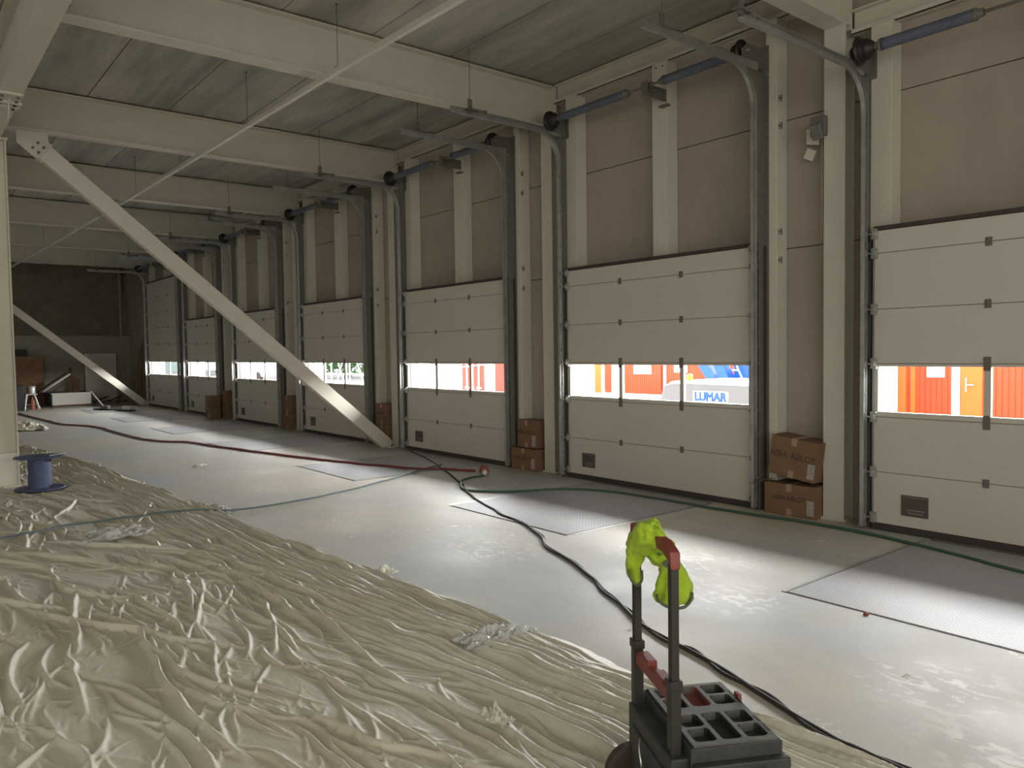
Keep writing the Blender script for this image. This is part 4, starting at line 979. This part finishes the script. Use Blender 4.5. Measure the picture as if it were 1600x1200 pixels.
# ------------------------------------------------------------------ outside the doors
b = MB(); b.box(7.1, 140, -40, 160, -.40, -.20); tag(b.build('yard_ground', M['yard']), kind='structure')
def container(name, x, y0, y1, lab, cat='container', door=None, post=None, ribs=None, planks=True, sign=None, extra=None):
    e = empty(name, (x, y0, -.2), lab, cat, 'orange site containers')
    L_ = y1-y0; h = 2.55
    b = MB(); b.box(0, 2.4, 0, L_, 0, h); b.build('body', M['orange'], parent=e)
    b = MB()
    yy = .05
    while yy < L_-.05:
        b.box(-.012, 0, yy, yy+.075, .12, h-.1); yy += .095
    b.build('plank_cladding', M['orange'], parent=e)
    b = MB(); b.box(-.03, .05, -.02, L_+.02, h-.1, h); b.box(-.03, .05, -.02, L_+.02, 0, .12); b.build('edge_rail', M['white'] if extra else M['orange2'], parent=e)
    if post:
        for p in post: b = MB(); b.box(-.06, .02, p[0]-y0, p[1]-y0, 0, h); b.build('post', M['white'], parent=e)
    if door:
        for (a, c) in door:
            b = MB(); b.box(-.035, 0, a-y0, c-y0, .1, 2.25); d = b.build('door_leaf', M['orange2'], parent=e)
            b = MB(); yh = c-y0-.09; b.box(-.06, -.035, yh-.012, yh+.012, .98, 1.22); b.box(-.075, -.055, yh-.13, yh, 1.09, 1.115); b.build('door_handle', M['alu'], parent=d)
    if ribs:
        for (a, c) in ribs: b = MB(); b.box(-.05, 0, a-y0, c-y0, .1, h-.1); b.build('rib', M['orange2'], parent=e)
    if sign:
        for (a, c, z0, z1) in sign: b = MB(); b.box(-.05, -.02, a-y0, c-y0, z0+.2, z1+.2); b.build('white_sign', M['white'], parent=e)
    return e
container('site_container', 14.5, 0.6, 6.67, 'orange container with a white post and door handle, outside the nearest door', door=[(5.12, 5.46)], post=[(5.47, 5.60)], ribs=[(6.38, 6.62), (6.22, 6.30)], sign=[(5.72, 6.02, 1.02, 1.5)])
container('site_container', 22.0, 18.42, 22.15, 'orange container with a white sign, outside the door with the lettered sign', post=[(20.3, 20.85), (21.25, 21.40)], door=[(21.42, 22.1)], sign=[(18.85, 19.72, .66, 1.3)], extra=True)
container('site_container', 22.0, 14.2, 18.36, 'red orange container partly behind the blue machine', post=[(18.16, 18.28)], sign=[(17.2, 17.8, .74, 1.3)], extra=True)
# towed machine with the lettered sign
e = empty('towed_compressor', (10.0, 6.4, -.2), 'white grey machine hood carrying a lettered sign outside the door', 'machine')
rings = []
prof = [(8.37, .0), (8.36, .10), (8.30, .2), (8.16, .25), (7.9, .27), (7.3, .26), (6.6, .235), (6.0, .22), (5.8, .18), (5.75, .02)]
for (yy, dz_) in prof:
    zt_ = 1.03+dz_*.32+.2-.04; wv = 1.6
    rings.append([(.0, yy-6.4, .35), (.0, yy-6.4, zt_-.16), (.05, yy-6.4, zt_-.05), (.2, yy-6.4, zt_), (wv-.2, yy-6.4, zt_), (wv, yy-6.4, zt_-.15), (wv, yy-6.4, .35)])
b = MB(); b.ring(rings); b.build('hood', M['grey_hood'], parent=e, bevel=.02)
b = MB(); b.box(-.008, 0, 7.06-6.4, 7.72-6.4, .925, 1.125); b.build('sign_board', M['white'], parent=e)
text_obj('sign_lettering', 'LUMAR', M['sign_blue'], .185, (-.014, 7.39-6.4, 1.03), (0, -1, 0), (0, 0, 1), e, bold=.010)
b = MB(); b.lathe((.3, 8.02-6.4, 1.26), [(.05, 0), (.055, .02), (.05, .10), (.02, .12)], 16); b.build('beacon', M['amber'], parent=e)
for yy in (.2,):
    b = MB(); b.lathe((.0, yy, .30), [(.1, 0), (.3, 0), (.3, .18), (.1, .18)], 24, (1, 0, 0)); b.build('wheel', M['tyre'], parent=e)
    b = MB(); b.lathe((1.4, yy, .30), [(.1, 0), (.3, 0), (.3, .18), (.1, .18)], 24, (1, 0, 0)); b.build('wheel', M['tyre'], parent=e)
# blue lift behind it
e = empty('blue_lift', (13.0, 9.3, -.2), 'blue lifting machine with slanted arms and a white ladder behind the grey hood', 'machine')
def yz(px_y, z): return (px_y-9.3, z+.2)
b = MB()
for (a, c, wd) in (((10.15, 1.9), (9.35, .80), .30), ((9.75, 2.0), (9.1, .80), .22)):
    p = yz(*a); q = yz(*c); b.bar((0.0, p[0], p[1]), (0.0, q[0], q[1]), .2, wd, (1, 0, 0))
b.build('slanted_arm', M['blue'], parent=e)
b = MB(); b.bar((.5, 8.95-9.3, 2.2), (.5, 8.1-9.3, .55), .3, .42, (1, 0, 0)); b.box(.2, 1.9, -2.6, -.12, .4, 1.9); b.build('cab', M['blue'], parent=e)
b = MB()
for s in (.0, .38): b.bar((.2, .35-s, 1.75), (.2, -.05-s, .95), .03, .04, (1, 0, 0))
for k in range(5): t = k/4; b.bar((.2, .35-.40*t, 1.75-.8*t), (.2, .35-.40*t-.38, 1.75-.8*t), .03, .03, (1, 0, 0))
b.build('ladder', M['white'], parent=e)
b = MB(); b.box(0, 1.9, -2.55, .9, .25, .45); b.build('chassis', M['galv_dark'], parent=e)
for yy in (-2.1, .3):
    b = MB(); b.lathe((-.05, yy, .32), [(.1, 0), (.32, 0), (.32, .25), (.1, .25)], 24, (1, 0, 0)); b.build('wheel', M['tyre'], parent=e)
# red and white trailer outside door five
e = empty('striped_trailer', (16.0, 19.4, -.2), 'red and white striped trailer side outside the mid door', 'trailer')
b = MB(); b.box(0, 2.4, 0, 3.2, .3, 2.6); b.build('body', M['white'], parent=e)
for a, c in ((19.95, 20.59), (21.2, 21.85), (21.95, 22.50)):
    b = MB(); b.box(-.01, 0, a-19.4, c-19.4, .32, 2.6); b.build('red_stripe', M['red'], parent=e)
b = MB()
for yy in (2.75, 2.05): b.box(-.05, -.01, yy, yy+.06, .32, 2.6); b.box(-.05, -.01, yy-.1, yy+.16, .5, .56)
b.bar((-.04, 1.6, 1.35), (-.04, 3.2, 1.25), .04, .12, (1, 0, 0)); b.bar((-.03, 2.5, 1.2), (-.03, 3.2, 1.55), .03, .06, (1, 0, 0)); b.build('latch_bar', M['white'], parent=e)
for yy in (.6, 2.6):
    b = MB(); b.lathe((.05, yy, .32), [(.1, 0), (.32, 0), (.32, .25), (.1, .25)], 20, (1, 0, 0)); b.build('wheel', M['tyre'], parent=e)
# pale site fence and scaffolding outside door four
e = empty('scaffold_frame', (12.0, 22.0, -.2), 'pale grey tube frame with crossed braces outside the door behind the long brace', 'scaffold')
for k, yy in enumerate((0, 1.35, 2.7)):
    b = MB(); b.tube([(0, yy, 0), (0, yy, 2.4)], .025, 8); b.build('upright', M['pale_grey'], parent=e)
b = MB(); b.tube([(0, 0, 1.1), (0, 3.2, 1.1)], .025, 8); b.tube([(0, 0, .85), (0, 3.2, .85)], .02, 8); b.build('rail', M['white'], parent=e)
b = MB(); b.tube([(0, 0, .2), (0, 1.35, 2.3)], .02, 8); b.tube([(0, 1.35, .2), (0, 2.7, 2.3)], .02, 8); b.tube([(0, 2.7, .2), (0, 1.35, 2.3)], .02, 8); b.build('cross_brace', M['pale_grey'], parent=e)
def bush(c, r, h, lab, seed):
    e = empty('leafy_tree', c, lab, 'tree')
    b = MB(); b.tube([(0, 0, 0), (0, 0, h*.5)], [.15, .08], 8); b.build('trunk', M['wood'], parent=e)
    rnd = random.Random(seed); b = MB()
    for _ in range(900):
        th = rnd.uniform(0, 2*PI); ph = math.acos(rnd.uniform(-1, 1)); rr = r*(.55+.45*rnd.random())*(1+.25*math.sin(3*th+seed))
        p = Vector((rr*math.sin(ph)*math.cos(th), rr*math.sin(ph)*math.sin(th), h*.55+rr*.8*math.cos(ph)))
        a = Vector((rnd.uniform(-1, 1), rnd.uniform(-1, 1), rnd.uniform(-1, 1))).normalized(); q = a.orthogonal().normalized(); s = r*.10
        b.add([p-a*s, p+q*s*.5, p+a*s, p-q*s*.5], [(0, 1, 2, 3)])
    b.build('foliage', M['leaf'], parent=e)
bush((28, 69, -.2), 4, 6, 'green tree seen through the third door window', 1)
bush((26, 51, -.2), 2.6, 4.5, 'green tree seen through the window behind the brace', 2)
bush((31, 62, -.2), 3, 4.5, 'second green tree farther off behind the tube frame', 5)
# parked van outside door three
def van(c, lab, ln=4.6, rz=0):
    e = empty('parked_van', c, lab, 'van'); e.rotation_euler = (0, 0, rz)
    pr = [(-2.3, .35), (-2.3, 1.1), (-1.5, 1.25), (-.9, 1.9), (2.2, 1.95), (2.3, .35)]
    b = MB(); b.ring([[(x_, y_, z_) for y_, z_ in pr] for x_ in (-.9, .9)]); b.build('body', M['white'], parent=e, bevel=.06)
    b = MB(); b.ring([[(x_, y_, z_) for y_, z_ in ((-1.4, 1.27), (-.88, 1.78), (.2, 1.8), (.2, 1.27))] for x_ in (-.91, .91)]); b.build('side_window', M['dark_stuff'], parent=e)
    for yy in (-1.5, 1.4):
        for xx in (-.95, .75):
            b = MB(); b.lathe((xx, yy, .33), [(.1, 0), (.33, 0), (.33, .2), (.1, .2)], 20, (1, 0, 0)); b.build('wheel', M['tyre'], parent=e)
van((19.5, 51.3, -.2), 'white van parked outside the third door', rz=.2)
van((24.5, 74, -.2), 'white van parked far off outside the second door', rz=.3)
e_ = [((20.5, 60.5), 1.3, .5, M['pale_grey'], 'blue grey panel outside the second door window'), ((20, 67.2), 1.6, .5, M['cream'], 'cream panel outside the second door window')]
for (c, wy, dx, m_, l) in e_:
    b = MB(); b.box(c[0], c[0]+dx, c[1], c[1]+wy*1.6, -.2, 2.8); tag(b.build('site_hoarding', m_, bevel=.02), l, 'hoarding')
b = MB(); b.box(24, 30, 84, 96, -.2, 6); tag(b.build('storage_building', M['mint'], bevel=.05), 'pale mint building outside the tall far door', 'building')
b = MB(); b.box(20, 26, 98, 112, -.2, 6); tag(b.build('storage_building', M['cream'], bevel=.05), 'pale cream building beyond the mint one', 'building')
